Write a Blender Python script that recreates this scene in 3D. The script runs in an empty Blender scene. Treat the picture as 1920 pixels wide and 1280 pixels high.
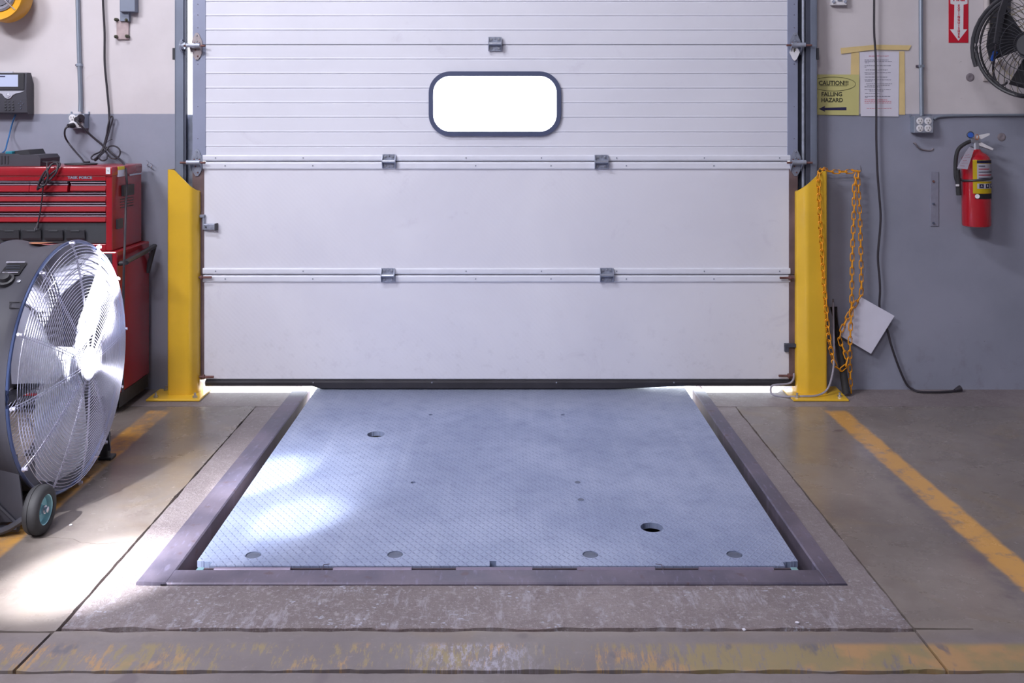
import bpy, bmesh, math, random
from mathutils import Vector, Matrix, noise
random.seed(7)
R = math.radians
PI = math.pi
scene = bpy.context.scene
col = scene.collection

# ------------------------------------------------------------------ camera
FPX, CX, CY, D0, H0 = 1781.0, 950.0, 228.0, 4.47, 1.26
cam_d = bpy.data.cameras.new('camera')
cam = bpy.data.objects.new('camera', cam_d)
col.objects.link(cam)
cam_d.sensor_width = 36.0
cam_d.lens = FPX / 1920 * 36.0
cam_d.shift_x = (960 - CX) / 1920
cam_d.shift_y = -(640 - CY) / 1920
cam_d.clip_start = 0.05
cam.location = (0, -D0, H0)
cam.rotation_euler = (R(90), 0, 0)
scene.camera = cam

def W(px, py, Y):
    d = Y + D0
    return Vector(((px - CX) * d / FPX, Y, H0 - (py - CY) * d / FPX))
def FX(px, Y): return (px - CX) * (Y + D0) / FPX
def FZ(py, Y): return H0 - (py - CY) * (Y + D0) / FPX

# ------------------------------------------------------------------ materials
def lin(r, g, b):
    f = lambda c: (c / 255) / 12.92 if c / 255 <= 0.04045 else ((c / 255 + 0.055) / 1.055) ** 2.4
    return (f(r), f(g), f(b), 1.0)

class NT:
    """small helper around a node tree"""
    def __init__(s, m):
        s.t = m.node_tree; s.n = s.t.nodes; s.l = s.t.links
    def new(s, k, **kw):
        n = s.n.new(k)
        for a, v in kw.items(): setattr(n, a, v)
        return n
    def put(s, sock, v):
        if isinstance(v, bpy.types.NodeSocket): s.l.new(v, sock)
        else: sock.default_value = v
    def m(s, op, a, b=None, c=None, clamp=False):
        n = s.new('ShaderNodeMath', operation=op); n.use_clamp = clamp
        s.put(n.inputs[0], a)
        if b is not None: s.put(n.inputs[1], b)
        if c is not None: s.put(n.inputs[2], c)
        return n.outputs[0]
    def mix(s, f, a, b, blend='MIX'):
        n = s.new('ShaderNodeMix', data_type='RGBA', blend_type=blend)
        s.put(n.inputs[0], f); s.put(n.inputs[6], a); s.put(n.inputs[7], b)
        return n.outputs[2]
    def noise(s, vec, scale, detail=4, rough=0.55, dist=0.0):
        n = s.new('ShaderNodeTexNoise'); s.put(n.inputs['Vector'], vec)
        n.inputs['Scale'].default_value = scale; n.inputs['Detail'].default_value = detail
        n.inputs['Roughness'].default_value = rough; n.inputs['Distortion'].default_value = dist
        return n.outputs[0]
    def ramp(s, f, lo, hi, a=0.0, b=1.0):
        n = s.new('ShaderNodeMapRange'); n.clamp = True; n.interpolation_type = 'SMOOTHSTEP'
        s.put(n.inputs[0], f); n.inputs[1].default_value = lo; n.inputs[2].default_value = hi
        n.inputs[3].default_value = a; n.inputs[4].default_value = b
        return n.outputs[0]
    def vec(s, x, y, z):
        n = s.new('ShaderNodeCombineXYZ'); s.put(n.inputs[0], x); s.put(n.inputs[1], y); s.put(n.inputs[2], z)
        return n.outputs[0]
    def pos(s):
        g = s.new('ShaderNodeNewGeometry'); x = s.new('ShaderNodeSeparateXYZ'); s.l.new(g.outputs['Position'], x.inputs[0])
        return g.outputs['Position'], x.outputs[0], x.outputs[1], x.outputs[2]
    def bump(s, h, strength, dist):
        n = s.new('ShaderNodeBump'); s.put(n.inputs['Height'], h)
        n.inputs['Strength'].default_value = strength; n.inputs['Distance'].default_value = dist
        return n.outputs[0]
    def obj(s):
        return s.new('ShaderNodeTexCoord').outputs['Object']

def mat(name, rgb, rough=0.5, metal=0.0, vary=0.0, vscale=8.0, spec=0.5, bump=0.0, bscale=60.0, coat=0.0, emit=None, estr=0.0):
    m = bpy.data.materials.new(name); m.use_nodes = True
    t = NT(m); b = t.n['Principled BSDF']
    c = lin(*rgb)
    b.inputs['Base Color'].default_value = c
    b.inputs['Roughness'].default_value = rough
    b.inputs['Metallic'].default_value = metal
    b.inputs['Specular IOR Level'].default_value = spec
    b.inputs['Coat Weight'].default_value = coat
    p = t.obj()
    f = t.noise(p, vscale, 5)
    v = max(vary, 0.03)
    dark = tuple(x * (1 - v) for x in c[:3]) + (1,); lite = tuple(min(1, x * (1 + v)) for x in c[:3]) + (1,)
    t.l.new(t.mix(t.ramp(f, 0.3, 0.7), dark, lite), b.inputs['Base Color'])
    if bump:
        t.l.new(t.bump(t.noise(p, bscale, 4), bump, 0.004), b.inputs['Normal'])
    if emit:
        b.inputs['Emission Color'].default_value = lin(*emit); b.inputs['Emission Strength'].default_value = estr
    return m

M = {}
M['yellow'] = mat('yellow_paint', (226, 182, 52), 0.28, vary=0.05, vscale=5, coat=0.25)
M['red'] = mat('red_enamel', (158, 28, 40), 0.25, vary=0.04, coat=0.3)
M['red_ext'] = mat('red_extinguisher_paint', (172, 26, 40), 0.2, vary=0.03, coat=0.4)
M['black'] = mat('black_plastic', (52, 52, 58), 0.45, vary=0.1)
M['rubber'] = mat('black_rubber', (46, 46, 50), 0.7, vary=0.15, vscale=20)
M['cord'] = mat('cord_jacket', (50, 46, 54), 0.5)
M['black_metal'] = mat('black_powder_coat', (66, 66, 76), 0.5, vary=0.08)
M['steel'] = mat('galvanised_steel', (168, 174, 190), 0.38, 0.4, vary=0.15, vscale=25)
M['hinge'] = mat('hinge_steel', (150, 156, 174), 0.4, 0.35, vary=0.2, vscale=60)
M['hinge_tan'] = mat('dusty_hinge_steel', (165, 155, 158), 0.6, 0.2, vary=0.15, vscale=60)
M['bolt'] = mat('bolt_zinc', (190, 194, 205), 0.3, 0.8)
M['rust'] = mat('rusty_steel', (112, 78, 76), 0.75, 0.2, vary=0.3, vscale=40)
M['stile'] = mat('door_stile_paint', (142, 148, 172), 0.5, 0.1, vary=0.08, vscale=3)
M['stile_brown'] = mat('rust_stained_stile', (112, 92, 94), 0.6, 0.1, vary=0.25, vscale=9)
M['jamb'] = mat('grey_jamb_paint', (122, 130, 148), 0.5, 0.2, vary=0.08, vscale=6)
M['jamb_dark'] = mat('dark_track_steel', (84, 88, 104), 0.5, 0.4, vary=0.1)
M['white'] = mat('white_plastic', (225, 224, 230), 0.4)
M['paper'] = mat('paper_white', (216, 214, 228), 0.6, vary=0.02)
M['yellow_paper'] = mat('paper_yellow', (200, 195, 132), 0.45, vary=0.03)
M['ink'] = mat('black_ink', (66, 66, 50), 0.6)
M['ink_red'] = mat('red_ink', (196, 60, 84), 0.6)
M['ink_grey'] = mat('grey_ink', (92, 90, 112), 0.6)
M['tape'] = mat('masking_tape', (220, 196, 140), 0.6, vary=0.06)
M['sign_red'] = mat('sign_red', (196, 30, 52), 0.4)
M['conduit'] = mat('conduit_steel', (150, 160, 176), 0.4, 0.5, vary=0.05)
M['cream_pipe'] = mat('cream_pipe_paint', (190, 182, 182), 0.5)
M['chain'] = mat('orange_yellow_plastic', (238, 160, 30), 0.35, vary=0.04)
M['alu'] = mat('fan_blade_aluminium', (225, 226, 235), 0.38, 0.35)
M['wire'] = mat('chromed_wire', (205, 205, 225), 0.25, 0.7)
M['tray'] = mat('dark_grey_plastic', (64, 66, 72), 0.5)
M['chrome'] = mat('chrome', (200, 200, 210), 0.2, 0.9)
M['chan'] = mat('drawer_pull_channel', (96, 80, 94), 0.4, 0.4)
M['teal'] = mat('teal_plastic', (20, 120, 140), 0.5)
M['teal_metal'] = mat('zinc_wheel_rim', (150, 196, 205), 0.3, 0.6)
M['blue'] = mat('blue_plastic', (30, 80, 170), 0.4)
M['blue_cable'] = mat('blue_cable_jacket', (50, 105, 160), 0.5)
M['grey_cable'] = mat('grey_cable_jacket', (150, 146, 160), 0.5)
M['orange_label'] = mat('orange_label', (196, 130, 90), 0.5)
M['wood'] = mat('hose_reel_tan_plate', (178, 160, 162), 0.6, vary=0.12, vscale=30)
M['window_gasket'] = mat('window_gasket', (70, 78, 108), 0.5)
M['seal'] = mat('bottom_seal_rubber', (52, 50, 56), 0.6, vary=0.15)
M['leveler_edge'] = mat('leveler_edge_steel', (88, 78, 88), 0.55, 0.2, vary=0.2, vscale=20)
M['barrel'] = mat('leveler_hinge_tube', (128, 118, 140), 0.45, 0.4, vary=0.1)
M['pit'] = mat('pit_concrete', (150, 132, 130), 0.9, vary=0.2)
M['plug'] = mat('deck_plug_steel', (96, 104, 124), 0.45, 0.4, vary=0.15, vscale=30)
M['yellow_label'] = mat('label_yellow', (232, 208, 40), 0.4)
M['navy'] = mat('label_navy', (50, 46, 84), 0.4)
M['green_metal'] = mat('olive_guard_wire', (150, 140, 110), 0.5, 0.3)
M['reel_yellow'] = mat('reel_yellow_plastic', (228, 165, 40), 0.4)
M['rim_blue'] = mat('drum_rim_enamel', (70, 84, 124), 0.3, 0.4)
M['wallgrey'] = mat('grey_painted_strip', (136, 138, 156), 0.55, vary=.08, vscale=30)
M['anchor'] = mat('stained_putty', (132, 124, 132), 0.8, vary=.2, vscale=40)
M['skirt'] = mat('skirt_steel', (140, 124, 124), 0.6, 0.1, vary=.2, vscale=12)
M['board'] = mat('white_board_plastic', (222, 222, 240), 0.4, vary=.02)
M['screen'] = mat('phone_screen', (150, 158, 185), 0.2, emit=(200, 208, 240), estr=0.4)
M['silver'] = mat('silver_plastic', (196, 198, 212), 0.35, 0.15)

def mat_curb():
    m = bpy.data.materials.new('pit_curb_steel'); m.use_nodes = True
    t = NT(m); b = t.n['Principled BSDF']; P, X, Y, Z = t.pos()
    n1 = t.noise(P, 5, 6); n2 = t.noise(t.vec(t.m('MULTIPLY', X, 25), t.m('MULTIPLY', Y, 6), 0), 3, 5)
    c = t.mix(t.ramp(n1, .35, .65), lin(88, 84, 102), lin(116, 108, 124))
    c = t.mix(t.ramp(n2, .55, .75, 0, .5), c, lin(138, 134, 162))
    c = t.mix(t.ramp(t.noise(P, 22, 6), .6, .72, 0, .5), c, lin(92, 66, 64))
    t.l.new(c, b.inputs['Base Color']); b.inputs['Metallic'].default_value = .35
    t.put(b.inputs['Roughness'], t.ramp(n1, .3, .7, .38, .55))
    t.l.new(t.bump(t.noise(P, 60, 4), .15, .003), b.inputs['Normal'])
    return m
M['curb'] = mat_curb()

def mat_tread():
    m = bpy.data.materials.new('diamond_tread_plate'); m.use_nodes = True
    t = NT(m); b = t.n['Principled BSDF']; P, X, Y, Z = t.pos()
    u = t.m('DIVIDE', X, .0132); v = t.m('DIVIDE', Y, .0182)
    iu = t.m('FLOOR', u); iv = t.m('FLOOR', v)
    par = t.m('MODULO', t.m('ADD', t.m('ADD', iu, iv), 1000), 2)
    a = t.m('SUBTRACT', t.m('FRACT', u), .5); bb = t.m('SUBTRACT', t.m('FRACT', v), .5)
    sgn = t.m('SUBTRACT', 1, t.m('MULTIPLY', par, 2))
    a = t.m('MULTIPLY', a, sgn)
    al = t.m('MULTIPLY', t.m('ADD', a, bb), .7071); ac = t.m('MULTIPLY', t.m('SUBTRACT', a, bb), .7071)
    q = t.m('ADD', t.m('POWER', t.m('ABSOLUTE', t.m('DIVIDE', al, .60)), 2), t.m('POWER', t.m('ABSOLUTE', t.m('DIVIDE', ac, .16)), 2))
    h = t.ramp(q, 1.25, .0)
    n1 = t.noise(P, 2.2, 6, .6); n2 = t.noise(P, 14, 6, .65); n3 = t.noise(t.vec(t.m('MULTIPLY', X, 9), Y, 0), 1.4, 4)
    c = t.mix(t.ramp(n1, .35, .68), lin(132, 144, 176), lin(152, 163, 193))
    c = t.mix(t.ramp(n2, .5, .8, 0, .5), c, lin(118, 126, 158))
    c = t.mix(t.ramp(n3, .5, .75, 0, .35), c, lin(170, 180, 206))
    c = t.mix(t.m('MULTIPLY', t.m('MULTIPLY', h, par), t.ramp(n2, .25, .6, .3, .7)), c, lin(98, 106, 140))  # one lozenge direction darkened in the colour, standing for side-light shading
    # greyer, worn strip towards the dock face
    c = t.mix(t.ramp(t.m('ADD', Y, t.m('MULTIPLY', n1, .3)), -.35, .02, 0, .45), c, lin(138, 142, 158))
    t.l.new(c, b.inputs['Base Color']); b.inputs['Metallic'].default_value = .15
    t.put(b.inputs['Roughness'], t.ramp(n2, .3, .7, .30, .46))
    t.l.new(t.bump(h, .5, .0020), b.inputs['Normal'])
    return m
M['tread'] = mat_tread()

def mat_floor(kind):
    m = bpy.data.materials.new(kind + '_concrete'); m.use_nodes = True
    t = NT(m); b = t.n['Principled BSDF']; P, X, Y, Z = t.pos()
    n1 = t.noise(P, 1.1, 7, .6, .4); n2 = t.noise(P, 9, 8, .65); n3 = t.noise(P, 45, 6, .7)
    if kind == 'smooth':
        c = t.mix(t.ramp(n1, .32, .68), lin(113, 105, 101), lin(140, 131, 126))
        c = t.mix(t.ramp(n2, .45, .75, 0, .45), c, lin(104, 93, 90))
        c = t.mix(t.ramp(t.noise(P, 2.6, 5, .6, 1.0), .52, .72, 0, .5), c, lin(132, 117, 98))
        c = t.mix(t.ramp(n3, .56, .74, 0, .45), c, lin(160, 150, 150))
        c = t.mix(t.ramp(t.noise(P, 130, 4, .8), .58, .72, 0, .35), c, lin(86, 78, 80))
        # small oil spots
        c = t.mix(t.ramp(t.noise(P, 6.3, 2, .4), .72, .76, 0, .55), c, lin(84, 70, 74))
        wear = t.noise(P, 16, 8, .7); wear2 = t.noise(P, 2.5, 5, .6)
        # painted lane lines left and right of the dock
        def line(x0, x1, y1, e=.010):
            xx = t.m('ADD', X, t.m('MULTIPLY', t.m('SUBTRACT', n2, .5), .025))
            f = t.m('MULTIPLY', t.ramp(xx, x0 - e, x0 + e), t.ramp(xx, x1 + e, x1 - e))
            return t.m('MULTIPLY', f, t.ramp(Y, y1 + .02, y1 - .02))
        lr = t.m('MULTIPLY', line(1.388, 1.480, -.33), t.ramp(wear, .66, .52, .35, .95))
        c = t.mix(lr, c, lin(208, 158, 88))
        c = t.mix(t.m('MULTIPLY', line(1.335, 1.40, -.7, .03), t.ramp(wear, .4, .6, .1, .5)), c, lin(102, 96, 104))
        ll = t.m('MULTIPLY', line(-1.56, -1.465, -.33), t.ramp(t.m('ADD', t.m('MULTIPLY', wear2, .8), t.m('MULTIPLY', wear, .35)), .50, .66, .95, .25))
        c = t.mix(ll, c, lin(210, 158, 84))
        # worn cross stripe in the foreground, streaked along the traffic direction
        sx = t.noise(t.vec(t.m('MULTIPLY', t.m('ADD', X, t.m('MULTIPLY', Y, t.ramp(X, -.4, .9, .05, -.22))), 38), t.m('MULTIPLY', Y, 9), 0), 1.0, 9, .8)
        sy = t.m('MULTIPLY', t.ramp(Y, -2.295, -2.285), t.ramp(Y, -2.165, -2.19))
        cov = t.m('ADD', t.ramp(X, .2, .9, .035, .19), t.m('MULTIPLY', t.m('SUBTRACT', t.noise(P, 3.2, 3), .5), .45))
        f = t.m('MULTIPLY', sy, t.ramp(t.m('ADD', sx, cov), .53, .62, 0, .85))
        c = t.mix(f, c, t.mix(t.ramp(t.noise(P, 7, 4), .45, .6), lin(160, 142, 74), lin(198, 152, 78)))
        # pale scrapes in the middle of that stripe
        mid = t.m('MULTIPLY', t.ramp(X, -.26, -.12), t.ramp(X, .12, -.03))
        f2 = t.m('MULTIPLY', t.m('MULTIPLY', sy, mid), t.ramp(t.noise(t.vec(t.m('MULTIPLY', X, 60), t.m('MULTIPLY', Y, 20), 3), 1, 9, .85), .49, .57, 0, .75))
        c = t.mix(f2, c, lin(186, 182, 204))
        fd = t.m('MULTIPLY', sy, t.ramp(t.noise(t.vec(t.m('MULTIPLY', X, 9), t.m('MULTIPLY', Y, 4), 7), 1, 4, .6), .62, .68, 0, .7))
        c = t.mix(fd, c, lin(88, 88, 100))
        # darker worn band nearest the camera
        c = t.mix(t.ramp(Y, -2.10, -2.16, 0, .35), c, lin(106, 100, 114))
        t.put(b.inputs['Roughness'], t.m('ADD', t.ramp(t.noise(P, 3.3, 6, .65), .3, .7, .16, .34), t.ramp(Y, -2.05, -2.14, 0, .28)))
        hb = t.m('ADD', t.m('MULTIPLY', n2, .4), t.m('MULTIPLY', n3, .25))
        t.l.new(t.bump(hb, .16, .004), b.inputs['Normal'])
    else:
        c = t.mix(t.ramp(n1, .3, .7), lin(128, 118, 120), lin(154, 144, 146))
        c = t.mix(t.ramp(n2, .4, .7, 0, .45), c, lin(114, 102, 106))
        side = t.ramp(Y, -1.88, -1.80, 1, .45)
        c = t.mix(t.m('MULTIPLY', side, t.ramp(n3, .52, .66, 0, .7)), c, lin(178, 170, 178))
        n4 = t.noise(P, 120, 6, .8)
        c = t.mix(t.m('MULTIPLY', side, t.ramp(n4, .54, .66, 0, .6)), c, lin(90, 80, 86))
        c = t.mix(t.m('MULTIPLY', side, t.ramp(t.noise(P, 85, 6, .8), .55, .67, 0, .8)), c, lin(196, 190, 200))
        # exposed aggregate
        vo = t.new('ShaderNodeTexVoronoi'); t.put(vo.inputs['Vector'], t.vec(t.m('ADD', X, t.m('MULTIPLY', n3, .04)), t.m('ADD', t.m('MULTIPLY', Y, 1.3), t.m('MULTIPLY', t.noise(P, 60, 4), .03)), 0)); vo.inputs['Scale'].default_value = 60
        sp = t.m('MULTIPLY', t.ramp(vo.outputs['Distance'], .32, .18), t.ramp(t.noise(P, 7, 5, .7), .50, .62, 0, .9))
        sp = t.m('MULTIPLY', sp, t.ramp(Y, -1.80, -1.90))
        c = t.mix(sp, c, lin(188, 190, 208))
        # whitish traffic scuffs over the middle of the strip
        sc = t.noise(t.vec(t.m('MULTIPLY', X, 30), t.m('MULTIPLY', Y, 7), 1), 1, 8, .75)
        c = t.mix(t.m('MULTIPLY', t.ramp(sc, .52, .64, 0, .6), t.ramp(Y, -1.85, -1.93)), c, lin(182, 178, 192))
        c = t.mix(t.ramp(Y, -2.095, -2.12, 0, .7), c, lin(112, 86, 84))
        b.inputs['Roughness'].default_value = .55
        t.l.new(t.bump(t.m('ADD', t.m('ADD', n2, n3), n4), .8, .006), b.inputs['Normal'])
    t.l.new(c, b.inputs['Base Color'])
    return m
M['smooth'] = mat_floor('smooth'); M['rough'] = mat_floor('rough')

def mat_wall():
    m = bpy.data.materials.new('two_tone_wall_paint'); m.use_nodes = True
    t = NT(m); b = t.n['Principled BSDF']; P, X, Y, Z = t.pos()
    n1 = t.noise(P, 1.6, 6, .6); n2 = t.noise(P, 12, 6, .65); st = t.noise(t.vec(t.m('MULTIPLY', X, 9), Y, t.m('MULTIPLY', Z, .8)), 1.5, 5)
    cream = t.mix(t.ramp(n1, .3, .7), lin(200, 194, 198), lin(214, 208, 212))
    cream = t.mix(t.ramp(t.noise(P, 26, 6, .7), .66, .76, 0, .3), cream, lin(168, 158, 165))
    cream = t.mix(t.ramp(t.noise(P, 4.5, 6, .7, 1.5), .62, .74, 0, .35), cream, lin(176, 162, 156))
    grey = t.mix(t.ramp(n1, .3, .7), lin(137, 141, 158), lin(150, 153, 171))
    grey = t.mix(t.ramp(st, .5, .75, 0, .3), grey, lin(152, 150, 170))
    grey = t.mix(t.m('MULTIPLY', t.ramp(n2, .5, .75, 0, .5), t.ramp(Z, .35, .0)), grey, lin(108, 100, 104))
    e = t.m('ADD', Z, t.m('MULTIPLY', t.m('SUBTRACT', n2, .5), .006))
    c = t.mix(t.ramp(e, 1.294, 1.299), grey, cream)
    # scuffs, hairline panel joints and small holes
    c = t.mix(t.m('MULTIPLY', t.ramp(t.noise(t.vec(t.m('MULTIPLY', X, 3), Y, t.m('MULTIPLY', Z, 30)), 1.3, 6, .7), .66, .72, 0, .35), t.ramp(Z, .95, .5)), c, lin(98, 96, 108))
    c = t.mix(t.ramp(t.noise(P, 34, 3, .5), .74, .77, 0, .6), c, lin(96, 86, 92))
    # putty patches
    t.l.new(c, b.inputs['Base Color'])
    b.inputs['Roughness'].default_value = .55
    t.l.new(t.bump(t.m('ADD', n2, n1), .12, .004), b.inputs['Normal'])
    return m
M['wall'] = mat_wall()
M['room'] = mat('plain_wall_paint', (186, 184, 190), .7)
M['ceil'] = mat('ceiling_paint', (196, 196, 204), .8)

def mat_door(name, c1, c2, bump):
    m = bpy.data.materials.new(name); m.use_nodes = True
    t = NT(m); b = t.n['Principled BSDF']; P, X, Y, Z = t.pos()
    n1 = t.noise(P, 1.2, 5, .55, .5); n2 = t.noise(P, 20, 6, .7)
    c = t.mix(t.ramp(n1, .3, .7), lin(*c1), lin(*c2))
    c = t.mix(t.ramp(t.noise(P, 3.7, 7, .7, 1.2), .58, .75, 0, .32), c, lin(196, 192, 208))
    low = t.m('MULTIPLY', t.ramp(Z, .5, .05), t.ramp(n2, .52, .75, 0, .22))
    c = t.mix(low, c, lin(150, 146, 158))
    t.l.new(c, b.inputs['Base Color']); b.inputs['Roughness'].default_value = .38
    if bump:
        # shallow diagonal embossing
        w = t.m('SINE', t.m('MULTIPLY', t.m('ADD', X, Z), 260))
        t.l.new(t.bump(t.m('ADD', t.m('MULTIPLY', w, .5), n2), .045, .002), b.inputs['Normal'])
    return m
M['door'] = mat_door('white_door_skin', (216, 217, 229), (225, 226, 237), False)
M['door_emb'] = mat_door('embossed_white_door_skin', (218, 218, 230), (228, 228, 238), True)
M['strut'] = mat('white_strut', (222, 224, 236), .38, vary=.03)

def mat_pane():
    m = bpy.data.materials.new('frosted_acrylic'); m.use_nodes = True
    t = NT(m); t.n.remove(t.n['Principled BSDF'])
    tr = t.new('ShaderNodeBsdfTranslucent'); tr.inputs[0].default_value = (.92, .94, .95, 1)
    gl = t.new('ShaderNodeBsdfGlossy'); gl.inputs['Roughness'].default_value = .2
    mx = t.new('ShaderNodeMixShader'); mx.inputs[0].default_value = .05
    t.l.new(tr.outputs[0], mx.inputs[1]); t.l.new(gl.outputs[0], mx.inputs[2])
    t.l.new(mx.outputs[0], t.n['Material Output'].inputs[0])
    return m
M['pane'] = mat_pane()
M['outside'] = mat('outside_concrete', (205, 203, 200), .8, vary=.08)

# ------------------------------------------------------------------ mesh helpers
def bm_(): return bmesh.new()

def box(bm, x0, x1, y0, y1, z0, z1, bev=0.0, seg=2):
    r = bmesh.ops.create_cube(bm, size=1.0)
    vs = r['verts']
    for v in vs:
        v.co = Vector(((x0 + x1) / 2 + v.co.x * (x1 - x0), (y0 + y1) / 2 + v.co.y * (y1 - y0), (z0 + z1) / 2 + v.co.z * (z1 - z0)))
    if bev > 0:
        es = list({e for v in vs for e in v.link_edges})
        r2 = bmesh.ops.bevel(bm, geom=es, offset=bev, segments=seg, affect='EDGES', profile=.5)
        return r2['verts']
    return vs

def frame_of(d):
    d = d.normalized()
    up = Vector((0, 0, 1)) if abs(d.z) < .9 else Vector((1, 0, 0))
    a = d.cross(up).normalized(); b = a.cross(d).normalized()
    return a, b

def cyl(bm, p0, p1, r0, r1=None, seg=16, cap=True):
    p0, p1 = Vector(p0), Vector(p1); r1 = r0 if r1 is None else r1
    a, b = frame_of(p1 - p0)
    A = [bm.verts.new(p0 + (a * math.cos(t) + b * math.sin(t)) * r0) for t in (2 * PI * i / seg for i in range(seg))]
    B = [bm.verts.new(p1 + (a * math.cos(t) + b * math.sin(t)) * r1) for t in (2 * PI * i / seg for i in range(seg))]
    for i in range(seg):
        bm.faces.new((A[i], A[(i + 1) % seg], B[(i + 1) % seg], B[i]))
    if cap:
        bm.faces.new(A[::-1]); bm.faces.new(B)
    return A + B

def smooth_path(pts, n=6):
    pts = [Vector(p) for p in pts]
    out = []
    for i in range(len(pts) - 1):
        p0 = pts[max(i - 1, 0)]; p1 = pts[i]; p2 = pts[i + 1]; p3 = pts[min(i + 2, len(pts) - 1)]
        for k in range(n):
            t = k / n
            out.append(.5 * ((2 * p1) + (p2 - p0) * t + (2 * p0 - 5 * p1 + 4 * p2 - p3) * t * t + (3 * p1 - p0 - 3 * p2 + p3) * t ** 3))
    out.append(pts[-1])
    return out

def tube(bm, pts, r, seg=8, closed=False, cap=True):
    pts = [Vector(p) for p in pts]; n = len(pts)
    rings = []; prev = None
    for i, p in enumerate(pts):
        if closed: d = pts[(i + 1) % n] - pts[i - 1]
        else: d = pts[min(i + 1, n - 1)] - pts[max(i - 1, 0)]
        if d.length < 1e-9: d = Vector((0, 0, 1))
        d.normalize()
        if prev is None: a, b = frame_of(d)
        else:
            a = (prev - d * prev.dot(d))
            a = a.normalized() if a.length > 1e-6 else frame_of(d)[0]
            b = d.cross(a)
        prev = a
        rings.append([bm.verts.new(p + (a * math.cos(2 * PI * k / seg) + b * math.sin(2 * PI * k / seg)) * r) for k in range(seg)])
    m = n if closed else n - 1
    for i in range(m):
        A, B = rings[i], rings[(i + 1) % n]
        for k in range(seg):
            bm.faces.new((A[k], A[(k + 1) % seg], B[(k + 1) % seg], B[k]))
    if not closed and cap:
        bm.faces.new(rings[0][::-1]); bm.faces.new(rings[-1])

def ring(bm, c, axis, r, wr, seg=64, wseg=6):
    a, b = frame_of(Vector(axis))
    tube(bm, [Vector(c) + (a * math.cos(2 * PI * i / seg) + b * math.sin(2 * PI * i / seg)) * r for i in range(seg)], wr, wseg, closed=True)

def lathe(bm, prof, c, axis, seg=48, close=False):
    """prof: (along axis, radius)"""
    c = Vector(c); ax = Vector(axis).normalized(); a, b = frame_of(ax)
    rs = []
    for (h, r) in prof:
        if r < 1e-6: rs.append([bm.verts.new(c + ax * h)])
        else: rs.append([bm.verts.new(c + ax * h + (a * math.cos(2 * PI * i / seg) + b * math.sin(2 * PI * i / seg)) * r) for i in range(seg)])
    k = len(rs) if close else len(rs) - 1
    for j in range(k):
        A, B = rs[j], rs[(j + 1) % len(rs)]
        for i in range(seg):
            i2 = (i + 1) % seg
            if len(A) == 1 and len(B) == 1: continue
            if len(A) == 1: bm.faces.new((A[0], B[i2], B[i]))
            elif len(B) == 1: bm.faces.new((A[i], A[i2], B[0]))
            else: bm.faces.new((A[i], A[i2], B[i2], B[i]))

def prism(bm, poly, axis, a0, a1):
    """poly in the two other axes; axis 0 = x, 1 = y, 2 = z"""
    def P(u, v, w):
        return Vector((w, u, v)) if axis == 0 else Vector((u, w, v)) if axis == 1 else Vector((u, v, w))
    A = [bm.verts.new(P(u, v, a0)) for u, v in poly]; B = [bm.verts.new(P(u, v, a1)) for u, v in poly]
    n = len(poly)
    for i in range(n): bm.faces.new((A[i], A[(i + 1) % n], B[(i + 1) % n], B[i]))
    bm.faces.new(A[::-1]); bm.faces.new(B)

def rrect(x0, x1, z0, z1, r, seg=10):
    out = []
    for cx, cz, a0 in ((x1 - r, z1 - r, 0), (x0 + r, z1 - r, 90), (x0 + r, z0 + r, 180), (x1 - r, z0 + r, 270)):
        for k in range(seg + 1):
            a = R(a0 + 90 * k / seg); out.append((cx + r * math.cos(a), cz + r * math.sin(a)))
    return out

def strip_loop(bm, outer, inner, axis, a0, a1):
    """solid frame between two loops of equal length"""
    def P(u, v, w):
        return Vector((w, u, v)) if axis == 0 else Vector((u, w, v)) if axis == 1 else Vector((u, v, w))
    n = len(outer)
    L = [[bm.verts.new(P(u, v, w)) for u, v in lp] for lp, w in ((outer, a0), (outer, a1), (inner, a1), (inner, a0))]
    for j in range(4):
        A, B = L[j], L[(j + 1) % 4]
        for i in range(n): bm.faces.new((A[i], A[(i + 1) % n], B[(i + 1) % n], B[i]))

def wpos(o):
    v = Vector((0, 0, 0))
    while o is not None:
        v += o.location; o = o.parent
    return v

def obj(name, bm, m=None, parent=None, smooth=False, auto=40, mats=None, label=None):
    bmesh.ops.recalc_face_normals(bm, faces=bm.faces)
    cs = [v.co for v in bm.verts]
    lo = Vector([min(c[i] for c in cs) for i in range(3)]); hi = Vector([max(c[i] for c in cs) for i in range(3)])
    org = Vector(((lo.x + hi.x) / 2, (lo.y + hi.y) / 2, lo.z if parent is None else (lo.z + hi.z) / 2))
    for v in bm.verts: v.co -= org
    if smooth:
        for f in bm.faces: f.smooth = True
        lim = R(auto)
        for e in bm.edges:
            if len(e.link_faces) == 2:
                if e.calc_face_angle(0) > lim: e.smooth = False
    me = bpy.data.meshes.new(name); bm.to_mesh(me); bm.free()
    o = bpy.data.objects.new(name, me); col.objects.link(o)
    o.location = org - (wpos(parent) if parent is not None else Vector((0, 0, 0)))
    if parent is not None: o.parent = parent
    for x in (mats or [m]): me.materials.append(x)
    if label: o['label'] = label
    return o

def empty(name, loc, label=None, cat=None, group=None, kind=None):
    o = bpy.data.objects.new(name, None); col.objects.link(o); o.location = loc; o.empty_display_size = .05
    return tag(o, label, cat, group, kind)

def tag(o, label=None, cat=None, group=None, kind=None):
    if label: o['label'] = label
    if cat: o['category'] = cat
    if group: o['group'] = group
    if kind: o['kind'] = kind
    return o

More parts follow.
